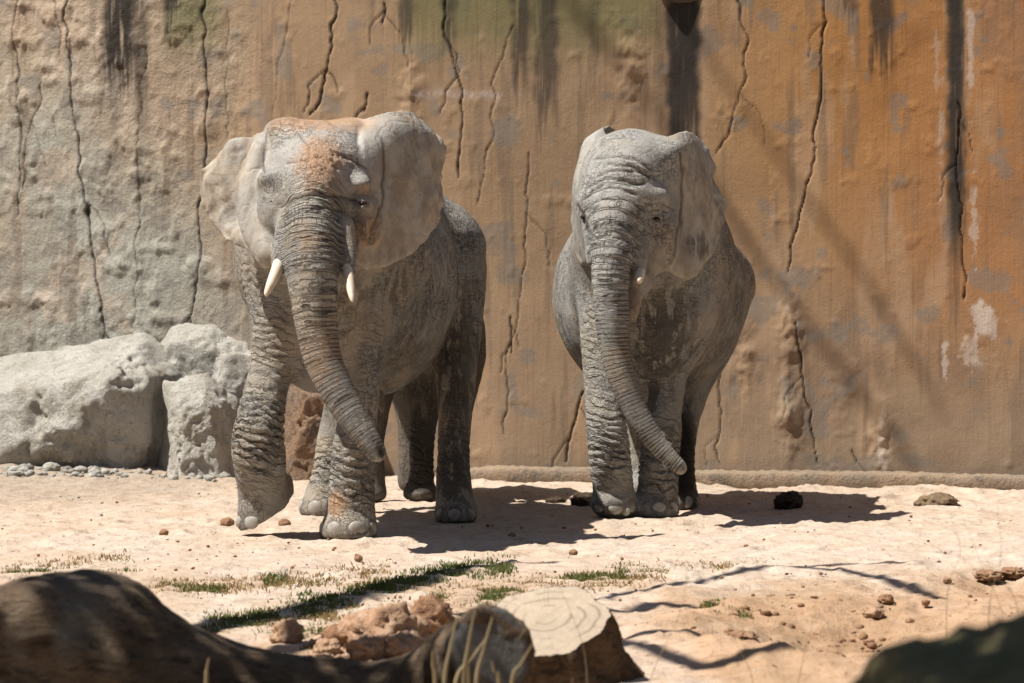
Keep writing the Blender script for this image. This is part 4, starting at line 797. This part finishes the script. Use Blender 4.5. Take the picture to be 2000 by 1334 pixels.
scatter('grit', 1500, reg_all, .006, M['clod2'], 'brown grit and crumbs strewn over the pale ground', 1)
scatter('gravel', 600, reg_all, .006, M['rock'], 'whitish gravel strewn over the ground', 2)
scatter('rubble', 190, lambda r: (-4.1 + 1.9 * r.random() ** 1.2, 33.75 + .3 * r.normal() * .5), .022, M['rock'], 'pale rubble strewn at the foot of the boulders', 6)
scatter('clay_crumbs', 420, reg_heap, .016, M['clod'], 'reddish clay crumbs around the heap by the log', 3)
scatter('soil_crumbs', 420, reg_hol, .013, M['clod2'], 'brown soil crumbs in the dug hollow', 4)

# ------------------------------------------------------------------ fallen log, stump, near rock
def log():
    s = SDF((-3.6, 16.6, -.1), (.35, 19.6, .85), .024)
    dl = 18.0
    L = [(-260, 1330, 18.0, .34), (-60, 1330, 18.0, .36), (90, 1300, 18.0, .345), (170, 1286, 18.0, .33), (260, 1318, 18.0, .31), (380, 1355, 18.0, .275), (520, 1385, 18.0, .245), (660, 1405, 18.0, .235), (790, 1412, 17.95, .24), (880, 1405, 17.9, .25)]
    s.tube(T(*L), .08, 6)
    s.tube(T((830, 1400, 18.0, .24), (890, 1340, 17.85, .215), (935, 1290, 17.65, .19), (990, 1250, 17.3, .18)), .10)
    axn = np.array([.55, -.75, .36]); axn /= np.linalg.norm(axn); s.cut_plane(at(966, 1266, 17.42), axn, -.32)
    s.ell(at(150, 1190, 18.05), (.30, .2, .14), .10); s.ell(at(60, 1230, 17.8), (.22, .2, .2), .1)
    s.cut_below(-.08)
    V, f = s.mesh(); n = fbm(V * np.array([.5, 1, 1]), 5, 4, 4) - .5; n2 = fbm(V * np.array([.3, 1, 1]), 16, 3, 6) - .5
    c = V.mean(0); dirv = V - np.array([0, 18.0, .15]); dirv[:, 0] = 0; dirv /= np.linalg.norm(dirv, axis=1)[:, None] + 1e-6
    V = V + dirv * (.08 * n + .045 * n2)[:, None]
    root = empty('fallen_log', (-1.2, 18.0, 0)); o = obj_from('trunk', V, f, M['bark'], root, base=(-1.2, 18, 0))
    px, py = to_px(V); bare = np.exp(-(((px - 130 + (py - 1200) * .5) / 70) ** 2 + ((py - 1230) / 90) ** 2)) * ss(.35, .55, fbm(V, 4, 3, 9) + .15); attr(o, 'bare', np.clip(bare, 0, 1))
    tag(root, 'dark fallen log with a humped left end across the foreground', 'log')
    # sawn face of the short branch stub
    c = at(966, 1266, 17.42) + .006 * np.array([.55, -.75, .36]); ax = np.array([.55, -.75, .36]); ax /= np.linalg.norm(ax); u = np.cross(ax, [0, 0, 1]); u /= np.linalg.norm(u); v = np.cross(u, ax); Vd = []
    for k, rr in enumerate((0.001, .06, .11, .145, .168, .176, .165)):
        for a in np.linspace(0, 2 * np.pi, 30, endpoint=False):
            wob = 1 + .06 * math.sin(3 * a + 1) + .03 * math.sin(7 * a); Vd.append(c + (u * math.cos(a) + v * math.sin(a)) * rr * wob - ax * (.0 if k < 5 else .02 * (k - 4) + (.06 if k == 6 else 0)))
    obj_from('sawn_end', Vd, grid_faces(7, 30, True), M['cutgrey'], root, base=c)
    return root
log()
def stump():
    d0 = 19.35; c = at(1066, 1214, d0); nrm = np.array([-.12, -.50, .86]); nrm = np.array([-.10, -.62, .78]); nrm /= np.linalg.norm(nrm)
    root = empty('tree_stump', (c[0] + .06, c[1] + .1, 0)); n = 160; th = np.linspace(0, 2 * np.pi, n, endpoint=False)
    u = np.cross(nrm, [0, 1, 0]); u = np.array([1, 0, 0]) - nrm * nrm[0]; u /= np.linalg.norm(u); v = np.cross(nrm, u)
    wob = 1 + .05 * np.sin(2 * th + .6) + .035 * np.sin(5 * th + 2) + .02 * np.sin(9 * th)
    rim = c + .262 * wob[:, None] * (np.cos(th)[:, None] * u * 1.02 + np.sin(th)[:, None] * v * .88)
    V = []; rows = 14
    bc = np.array([c[0] + .12, c[1] + .22, -.06])
    base_r = bc + np.stack([np.cos(th) * .40 * wob, np.sin(th) * .40 * wob, 0 * th], -1)
    for k in range(rows):
        t = k / (rows - 1); q = rim * (1 - t) + base_r * t; q = q + (q - (c * (1 - t) + bc * t)) * (-.10 * math.sin(math.pi * t))
        e = ((fbm(q * np.array([1, 1, .25]), 11, 3, 5) - .5) * .07 + (fbm(q * np.array([1, 1, .2]), 34, 2, 6) - .5) * .05)[:, None] * min(1, t * 8 + .35); d = q - (c * (1 - t) + bc * t); d /= np.linalg.norm(d, axis=1)[:, None]; V.append(q + d * e)
    o = obj_from('bark', np.vstack(V), grid_faces(rows, n, True)[:, ::-1], M['stumpbark'], root, base=c); attr(o, 'bare', np.zeros(len(o.data.vertices)))
    Vd = []; rg = []
    jag = 1 + .012 * (rng.random(n) - .5) * 2
    for k in range(15):
        t = k / 14 * .985 + .001
        ring = c + nrm * (.012 * math.cos(t * 1.5)) + t * (V[0] - c) * (jag[:, None] if k == 14 else 1)
        Vd.append(ring); rg.append(np.full(n, t))
    o = obj_from('sawn_face', np.vstack(Vd), grid_faces(15, n, True), M['cut'], root, base=c); attr(o, 'ring', np.concatenate(rg)); attr(o, 'dirx', np.tile(np.cos(th), 15)); attr(o, 'diry', np.tile(np.sin(th), 15))
    tag(root, 'sunlit tree stump with a pale ringed sawn face beside the log', 'stump'); return root
stump()
p = np.array([1.58, 9.6, .27])
o = rock('near_rock', p, [(-.02, -.1, 1, .90), (-.75, -.2, .65, 1.15), (-1, -.2, .15, .90), (.2, -1, .1, .8), (1, 0, .1, 1.0), (0, 1, .1, .8), (0, 0, -1, .5)], M['moss'], sub=6, p=7, rough=.06, scale=2.4, seed=63)
tag(o, 'blurred mossy dark rock in the lower right corner close to the camera', 'rock')

# ------------------------------------------------------------------ grass
def blades(name, pts, hgt, mat, label, seed, lean=.5):
    r = np.random.default_rng(seed); n = len(pts); a = r.random(n) * 2 * np.pi; h = hgt * (.45 + .9 * r.random(n)); wv = .0025 + .003 * r.random(n)
    la = r.random(n) * 2 * np.pi; ll = lean * h * (.2 + r.random(n)); z = feet_flat(ground_z(pts[:, 0], pts[:, 1]), pts[:, 0], pts[:, 1]) - .005
    B = np.stack([pts[:, 0], pts[:, 1], z], -1); W = np.stack([np.cos(a) * wv, np.sin(a) * wv, 0 * a], -1); Ld = np.stack([np.cos(la) * ll, np.sin(la) * ll, 0 * a], -1)
    up = np.stack([0 * h, 0 * h, h], -1)
    V = np.stack([B - W, B + W, B + up * .55 + Ld * .35 + W * .8, B + up * .55 + Ld * .35 - W * .8, B + up + Ld + W * .1, B + up + Ld - W * .1], 1).reshape(-1, 3)
    k = np.arange(n)[:, None] * 6; f = np.vstack([k + np.array([0, 1, 2, 3]), k + np.array([3, 2, 4, 5])])
    o = obj_from(name, V, f, mat, base=(0, 23, 0)); attr(o, 'rnd', np.repeat(r.random(n), 6)); return stuff(o, label)
def band(poly, half, n, r):
    out = []; poly = np.array(poly, float); seg = np.linalg.norm(np.diff(poly, axis=0), axis=1); cum = np.concatenate([[0], np.cumsum(seg)])
    t = r.random(n) * cum[-1]; k = np.clip(np.searchsorted(cum, t) - 1, 0, len(seg) - 1); f = (t - cum[k]) / seg[k]; q = poly[k] + (poly[k + 1] - poly[k]) * f[:, None]
    q[:, 1] += r.normal(0, half * .55, n); q[:, 0] += r.normal(0, 8, n); q[:, 1] = np.clip(q[:, 1], 1060, 1330)
    d = F * CH / (q[:, 1] - HZ); return np.stack([(q[:, 0] - 1000) * d / F, d], -1)
def clump_filter(p, sc_, th, r):
    n = fbm(np.stack([p[:, 0], p[:, 1] * .6, 0 * p[:, 0]], -1), sc_, 3, 17); return p[n + .16 * r.random(len(p)) > th]
r = np.random.default_rng(5)
gpts = np.vstack([band([(400, 1222), (560, 1196), (700, 1158), (820, 1124), (900, 1110), (1000, 1104)], 15, 9000, r), band([(600, 1262), (700, 1234), (800, 1212), (870, 1204)], 9, 2600, r),
    band([(930, 1172), (1010, 1158)], 12, 1500, r), band([(835, 1168), (870, 1172)], 8, 500, r), band([(745, 1200), (800, 1196)], 10, 600, r), band([(1190, 1116), (1300, 1108)], 8, 800, r), band([(1100, 1128), (1225, 1124)], 9, 900, r), band([(505, 1140), (555, 1128)], 9, 450, r), band([(0, 1165), (110, 1135)], 12, 900, r), band([(20, 1122), (90, 1116)], 5, 350, r), band([(320, 1150), (440, 1150)], 9, 500, r),
    band([(1378, 1196), (1405, 1216)], 6, 300, r), band([(1444, 1212), (1456, 1218)], 5, 160, r), band([(1390, 1184), (1410, 1186)], 3, 60, r), band([(580, 1158), (620, 1150)], 8, 200, r), band([(150, 1125), (260, 1118)], 5, 250, r), band([(500, 1236), (640, 1232)], 12, 600, r)])
blades('grass', clump_filter(gpts, 7, .50, r), .027, M['grass'], 'green grass in patches and a long strip before the elephants', 1)
dpts = np.vstack([band([(0, 1205), (60, 1180), (150, 1150)], 22, 1500, r), band([(300, 1150), (450, 1140), (640, 1130), (760, 1108)], 16, 2200, r), band([(830, 1170), (1000, 1150), (1300, 1118)], 20, 2600, r), band([(500, 1215), (900, 1180)], 18, 1700, r), band([(0, 1120), (250, 1090)], 12, 800, r), band([(1280, 1108), (1480, 1102)], 8, 500, r), band([(1380, 1205), (1470, 1215)], 12, 200, r)])
blades('dry_grass', clump_filter(dpts, 7, .47, r), .024, M['dry'], 'withered brownish grass among the green patches', 2, .9)

# ------------------------------------------------------------------ dry stalks
def stalk(name, pts, r0, mat, lab, cat='stalk', group=None, parent=None):
    q = crom(pts, 8); V = []
    th = np.linspace(0, 2 * np.pi, 6, endpoint=False)
    for i, p in enumerate(q):
        rr = r0 * (1 - .75 * i / (len(q) - 1)); V.extend([p + rr * np.array([math.cos(a), math.sin(a), 0]) for a in th])
    o = obj_from(name, V, grid_faces(len(q), 6, True), mat, parent=parent, base=q[0]); attr(o, 'rnd', np.full(len(V), random.random()))
    if parent is None: tag(o, lab, cat, group)
    return o
t = empty('dry_grass_tuft', (-.18, 16.2, gz(-.18, 16.2))); tag(t, 'dry straw stalks standing before the sawn end of the log', 'grass tuft')
for (x0, x1, y1, bx) in ((868, 895, 1195, 5), (905, 928, 1188, 3), (930, 962, 1205, 8), (890, 955, 1240, 20), (1000, 1040, 1258, 10), (915, 918, 1260, -3), (850, 845, 1270, 0), (975, 960, 1290, -8), (403, 408, 1285, 2)):
    d = 16.2; a = at(x0 - bx, 1480, d); a[2] = gz(a[0], a[1]); stalk('stalk', [a, at(x0, 1334, d), at((x0 + x1) / 2 - 2, (1334 + y1) / 2, d), at(x1, y1, d)], .011, M['straw'], None, parent=t)
tufts = []
for (x, lab) in ((1930, 'sparse tuft of hair-thin dry stems at the right edge'), (1560, 'sparse hair-thin dry stems before the dug hollow'), (1140, 'sparse hair-thin dry stems before the stump')):
    a = at(x, 1500, 17.5); a[2] = gz(a[0], a[1]); e = empty('dry_grass_tuft', a); tag(e, lab, 'grass tuft'); tufts.append(e)
for k, (x0, y0, x1, y1, x2, y2) in enumerate(((1960, 1215, 1920, 1110, 1872, 990), (1850, 1170, 1875, 1080, 1858, 1010), (1932, 1190, 1955, 1090, 1948, 980), (1560, 1330, 1590, 1200, 1600, 1085), (1270, 1330, 1330, 1190, 1345, 1090), (1145, 1300, 1125, 1220, 1090, 1140), (1010, 1260, 1060, 1210, 1140, 1150), (1680, 1330, 1730, 1240, 1800, 1130), (1470, 1330, 1440, 1260, 1420, 1215), (1985, 1180, 1905, 1110, 1840, 1060))):
    d = 17.5; a = at(x0, 1500, d); a[2] = gz(a[0], a[1])
    tf = tufts[0 if x0 > 1820 else 1 if x0 > 1400 else 2]; stalk('stalk', [a, at(x0, y0, d), at(x1, y1, d), at(x2, y2, d)], .0022, M['straw'], None, parent=tf)

# ------------------------------------------------------------------ tree standing left of the frame, whose limbs and leaves throw the shade
def overhead(px, py, h):                         # the spot at height h whose shadow falls on this ground point
    g = gp(px, py); return g + S * (h / S[2])
def tree():
    root = empty('shade_tree', (-6.6, 15.5, 0))
    tag(root, 'tall leafy tree left of the view whose limbs shade the foreground', 'tree')
    def limb(name, pts, smooth=6):
        q = crom(pts, smooth); th = np.linspace(0, 2 * np.pi, 8, endpoint=False); V = []
        for i, p in enumerate(q):
            tg = q[min(i + 1, len(q) - 1)][:3] - q[max(i - 1, 0)][:3]; tg = tg / (np.linalg.norm(tg) + 1e-9); u = np.cross(tg, [.31, .22, .92]); u /= np.linalg.norm(u) + 1e-9; v = np.cross(tg, u)
            V.extend([p[:3] + p[3] * (math.cos(a) * u + math.sin(a) * v) for a in th])
        o = obj_from(name, V, grid_faces(len(q), 8, True), M['bark'], root, base=q[0][:3]); attr(o, 'bare', np.zeros(len(V)))
    limb('trunk', [(-6.6, 15.5, -.1, .42), (-6.6, 15.6, 1.5, .34), (-6.4, 15.8, 3.5, .30), (-6.6, 15.3, 5.5, .26), (-6.9, 14.8, 8, .2), (-7.2, 14.4, 11, .12)])
    def O(x, y, h, rr): return tuple(overhead(x, y, h)) + (rr,)
    limb('limb', [(-6.45, 15.6, 4.6, .2), O(250, 1262, 5.6, .17), O(430, 1222, 6, .15), O(560, 1200, 6, .14), O(700, 1162, 6.1, .14), O(830, 1126, 6.2, .12), O(960, 1103, 6.3, .07), O(1090, 1096, 6.3, .03)])
    limb('limb', [(-6.55, 15.4, 5.0, .2), O(560, 1268, 5.6, .10), O(700, 1238, 5.6, .09), O(880, 1205, 5.7, .09), O(1060, 1190, 5.7, .08), O(1200, 1166, 5.8, .05), O(1400, 1124, 5.9, .045), O(1560, 1104, 6, .035), O(1800, 1100, 6.1, .03)])
    limb('limb', [O(1560, 1104, 6, .03), O(1680, 1118, 6, .045), O(1780, 1150, 6, .05), O(1900, 1192, 6, .03)])
    limb('limb', [O(1060, 1190, 5.7, .06), O(1200, 1198, 5.6, .07), O(1300, 1186, 5.6, .08), O(1370, 1200, 5.6, .03)])
    limb('limb', [O(560, 1290, 5.3, .1), O(900, 1290, 5.3, .1), O(1200, 1258, 5.3, .06), O(1450, 1262, 5.3, .05), O(1660, 1262, 5.3, .03)])
    limb('limb', [O(1200, 1258, 5.3, .05), O(1330, 1306, 5.3, .05), O(1420, 1318, 5.3, .07), O(1640, 1296, 5.3, .05), O(1760, 1290, 5.3, .03)])
    # crown: leaf clumps over the log and towards the camera
    r = np.random.default_rng(9); V = []; 
    cl = [((-4.6, 16.9, 5.3), (1.1, 1.2, .7), 900), ((-3.6, 16.6, 5.1), (.85, .95, .6), 1050), ((-5.6, 17.2, 5.2), (.8, 1.0, .6), 130), ((-3.2, 13.0, 5.8), (1.4, 1.8, .8), 900), ((-.9, 9.0, 5.3), (1.3, 1.2, .5), 2600), ((-9.2, 16.0, 8.0), (1.6, 1.6, 1.4), 1200), ((-8.6, 14, 6.5), (1.6, 1.6, 1.3), 900)]
    for c_, rad_, n in cl:
        d = r.normal(size=(n, 3)); d /= np.linalg.norm(d, axis=1)[:, None]; p = np.array(c_) + d * (r.random((n, 1)) ** .45) * np.array(rad_)
        a = r.normal(size=(n, 3)); a /= np.linalg.norm(a, axis=1)[:, None]; b = np.cross(a, r.normal(size=(n, 3))); b /= np.linalg.norm(b, axis=1)[:, None]; s_ = (.07 + .05 * r.random(n))[:, None]
        V.append(np.stack([p - a * s_, p + b * s_ * .5, p + a * s_, p - b * s_ * .5], 1).reshape(-1, 3))
    V = np.vstack(V).reshape(-1, 4, 3); ce = V.mean(1); pr = ce - S * ((ce[:, 2:] - .35) / S[2]); gx_, gy_ = to_px(pr); dl, _ = seg_dist(gx_, gy_, [(150, 1165), (95, 1215), (20, 1360)]); V = V[(dl > 46) | (pr[:, 1] < 16.8)].reshape(-1, 3); f = np.arange(len(V)).reshape(-1, 4); o = obj_from('crown', V, f, M['leaf'], root, base=(-4, 14, 5), smooth=False); attr(o, 'rnd', np.repeat(r.random(len(f)), 4)); o['kind'] = 'stuff'
tree()

def bare_tree():
    root = empty('bare_tree', (-13, 36.0, 0)); tag(root, 'bare tree left of the view whose thin limbs shade the wall', 'tree')
    def limb(name, pts):
        q = crom(pts, 7); th = np.linspace(0, 2 * np.pi, 7, endpoint=False); V = []
        for i, p in enumerate(q):
            tg = q[min(i + 1, len(q) - 1)][:3] - q[max(i - 1, 0)][:3]; tg = tg / (np.linalg.norm(tg) + 1e-9); u = np.cross(tg, [.31, .22, .92]); u /= np.linalg.norm(u) + 1e-9; v = np.cross(tg, u)
            V.extend([p[:3] + p[3] * (math.cos(a) * u + math.sin(a) * v) for a in th])
        o = obj_from(name, V, grid_faces(len(q), 7, True), M['bark'], root, base=q[0][:3]); attr(o, 'bare', np.zeros(len(V)))
    limb('trunk', [(-13, 36, -.1, .38), (-12.9, 36, 4, .32), (-12.8, 36.1, 8, .24), (-12.6, 36, 13, .17), (-12.4, 35.9, 18.5, .06)])
    def Wl(x, y, t, rr):
        d = 33.6
        for _ in range(5): d = float(wall_d((x - 1000) * d / F))
        return tuple(at(x, y, d) + S * t) + (rr,)
    for pts in (((760, -420, 14.5, .06), (1060, -60, 14, .03), (1370, 330, 14, .03), (1480, 500, 14, .03), (1640, 720, 14, .03), (1790, 910, 14, .03)), ((960, -520, 14.5, .05), (1310, 0, 14, .02), (1600, 420, 14, .022), (1700, 560, 14, .024), (1830, 780, 14, .02))):
        limb('limb', [(-12.4, 35.9, 17.5, .09)] + [Wl(*q) for q in pts])
bare_tree()
# unseen foliage belt added round the visitors' side to cut skylight and deepen shade
pl_ = crom([(-15, 36), (-16, 24), (-15, 8), (-9, -6), (4, -9), (14, -5), (17, 10), (15, 32)], 30); zz = np.linspace(-.1, 9.5, 50); V = []
for z in zz:
    for q in pl_: V.append((q[0], q[1], z))
V = np.array(V); cen = np.array([0, 14, 0]); dr = V - cen; dr[:, 2] = 0; dr /= np.linalg.norm(dr, axis=1)[:, None]
V = V + dr * ((fbm(V, .45, 3, 5) - .5) * 5 + (fbm(V, 2.2, 3, 7) - .5) * 1.8)[:, None]; V[:, 2] += np.where(V[:, 2] > 8, (fbm(V, .6, 3, 9) - .3) * 3, 0)
o = obj_from('skylight_blocker_belt', V, grid_faces(len(zz), len(pl_)), mat_simple('blocker_foliage', (.04, .07, .02), (.075, .10, .03), 3, .9, .1, 14, (.015, .02, .01)), base=(0, 14, 0), smooth=False); stuff(o, 'unseen dark foliage belt added round the visitor side to block skylight')
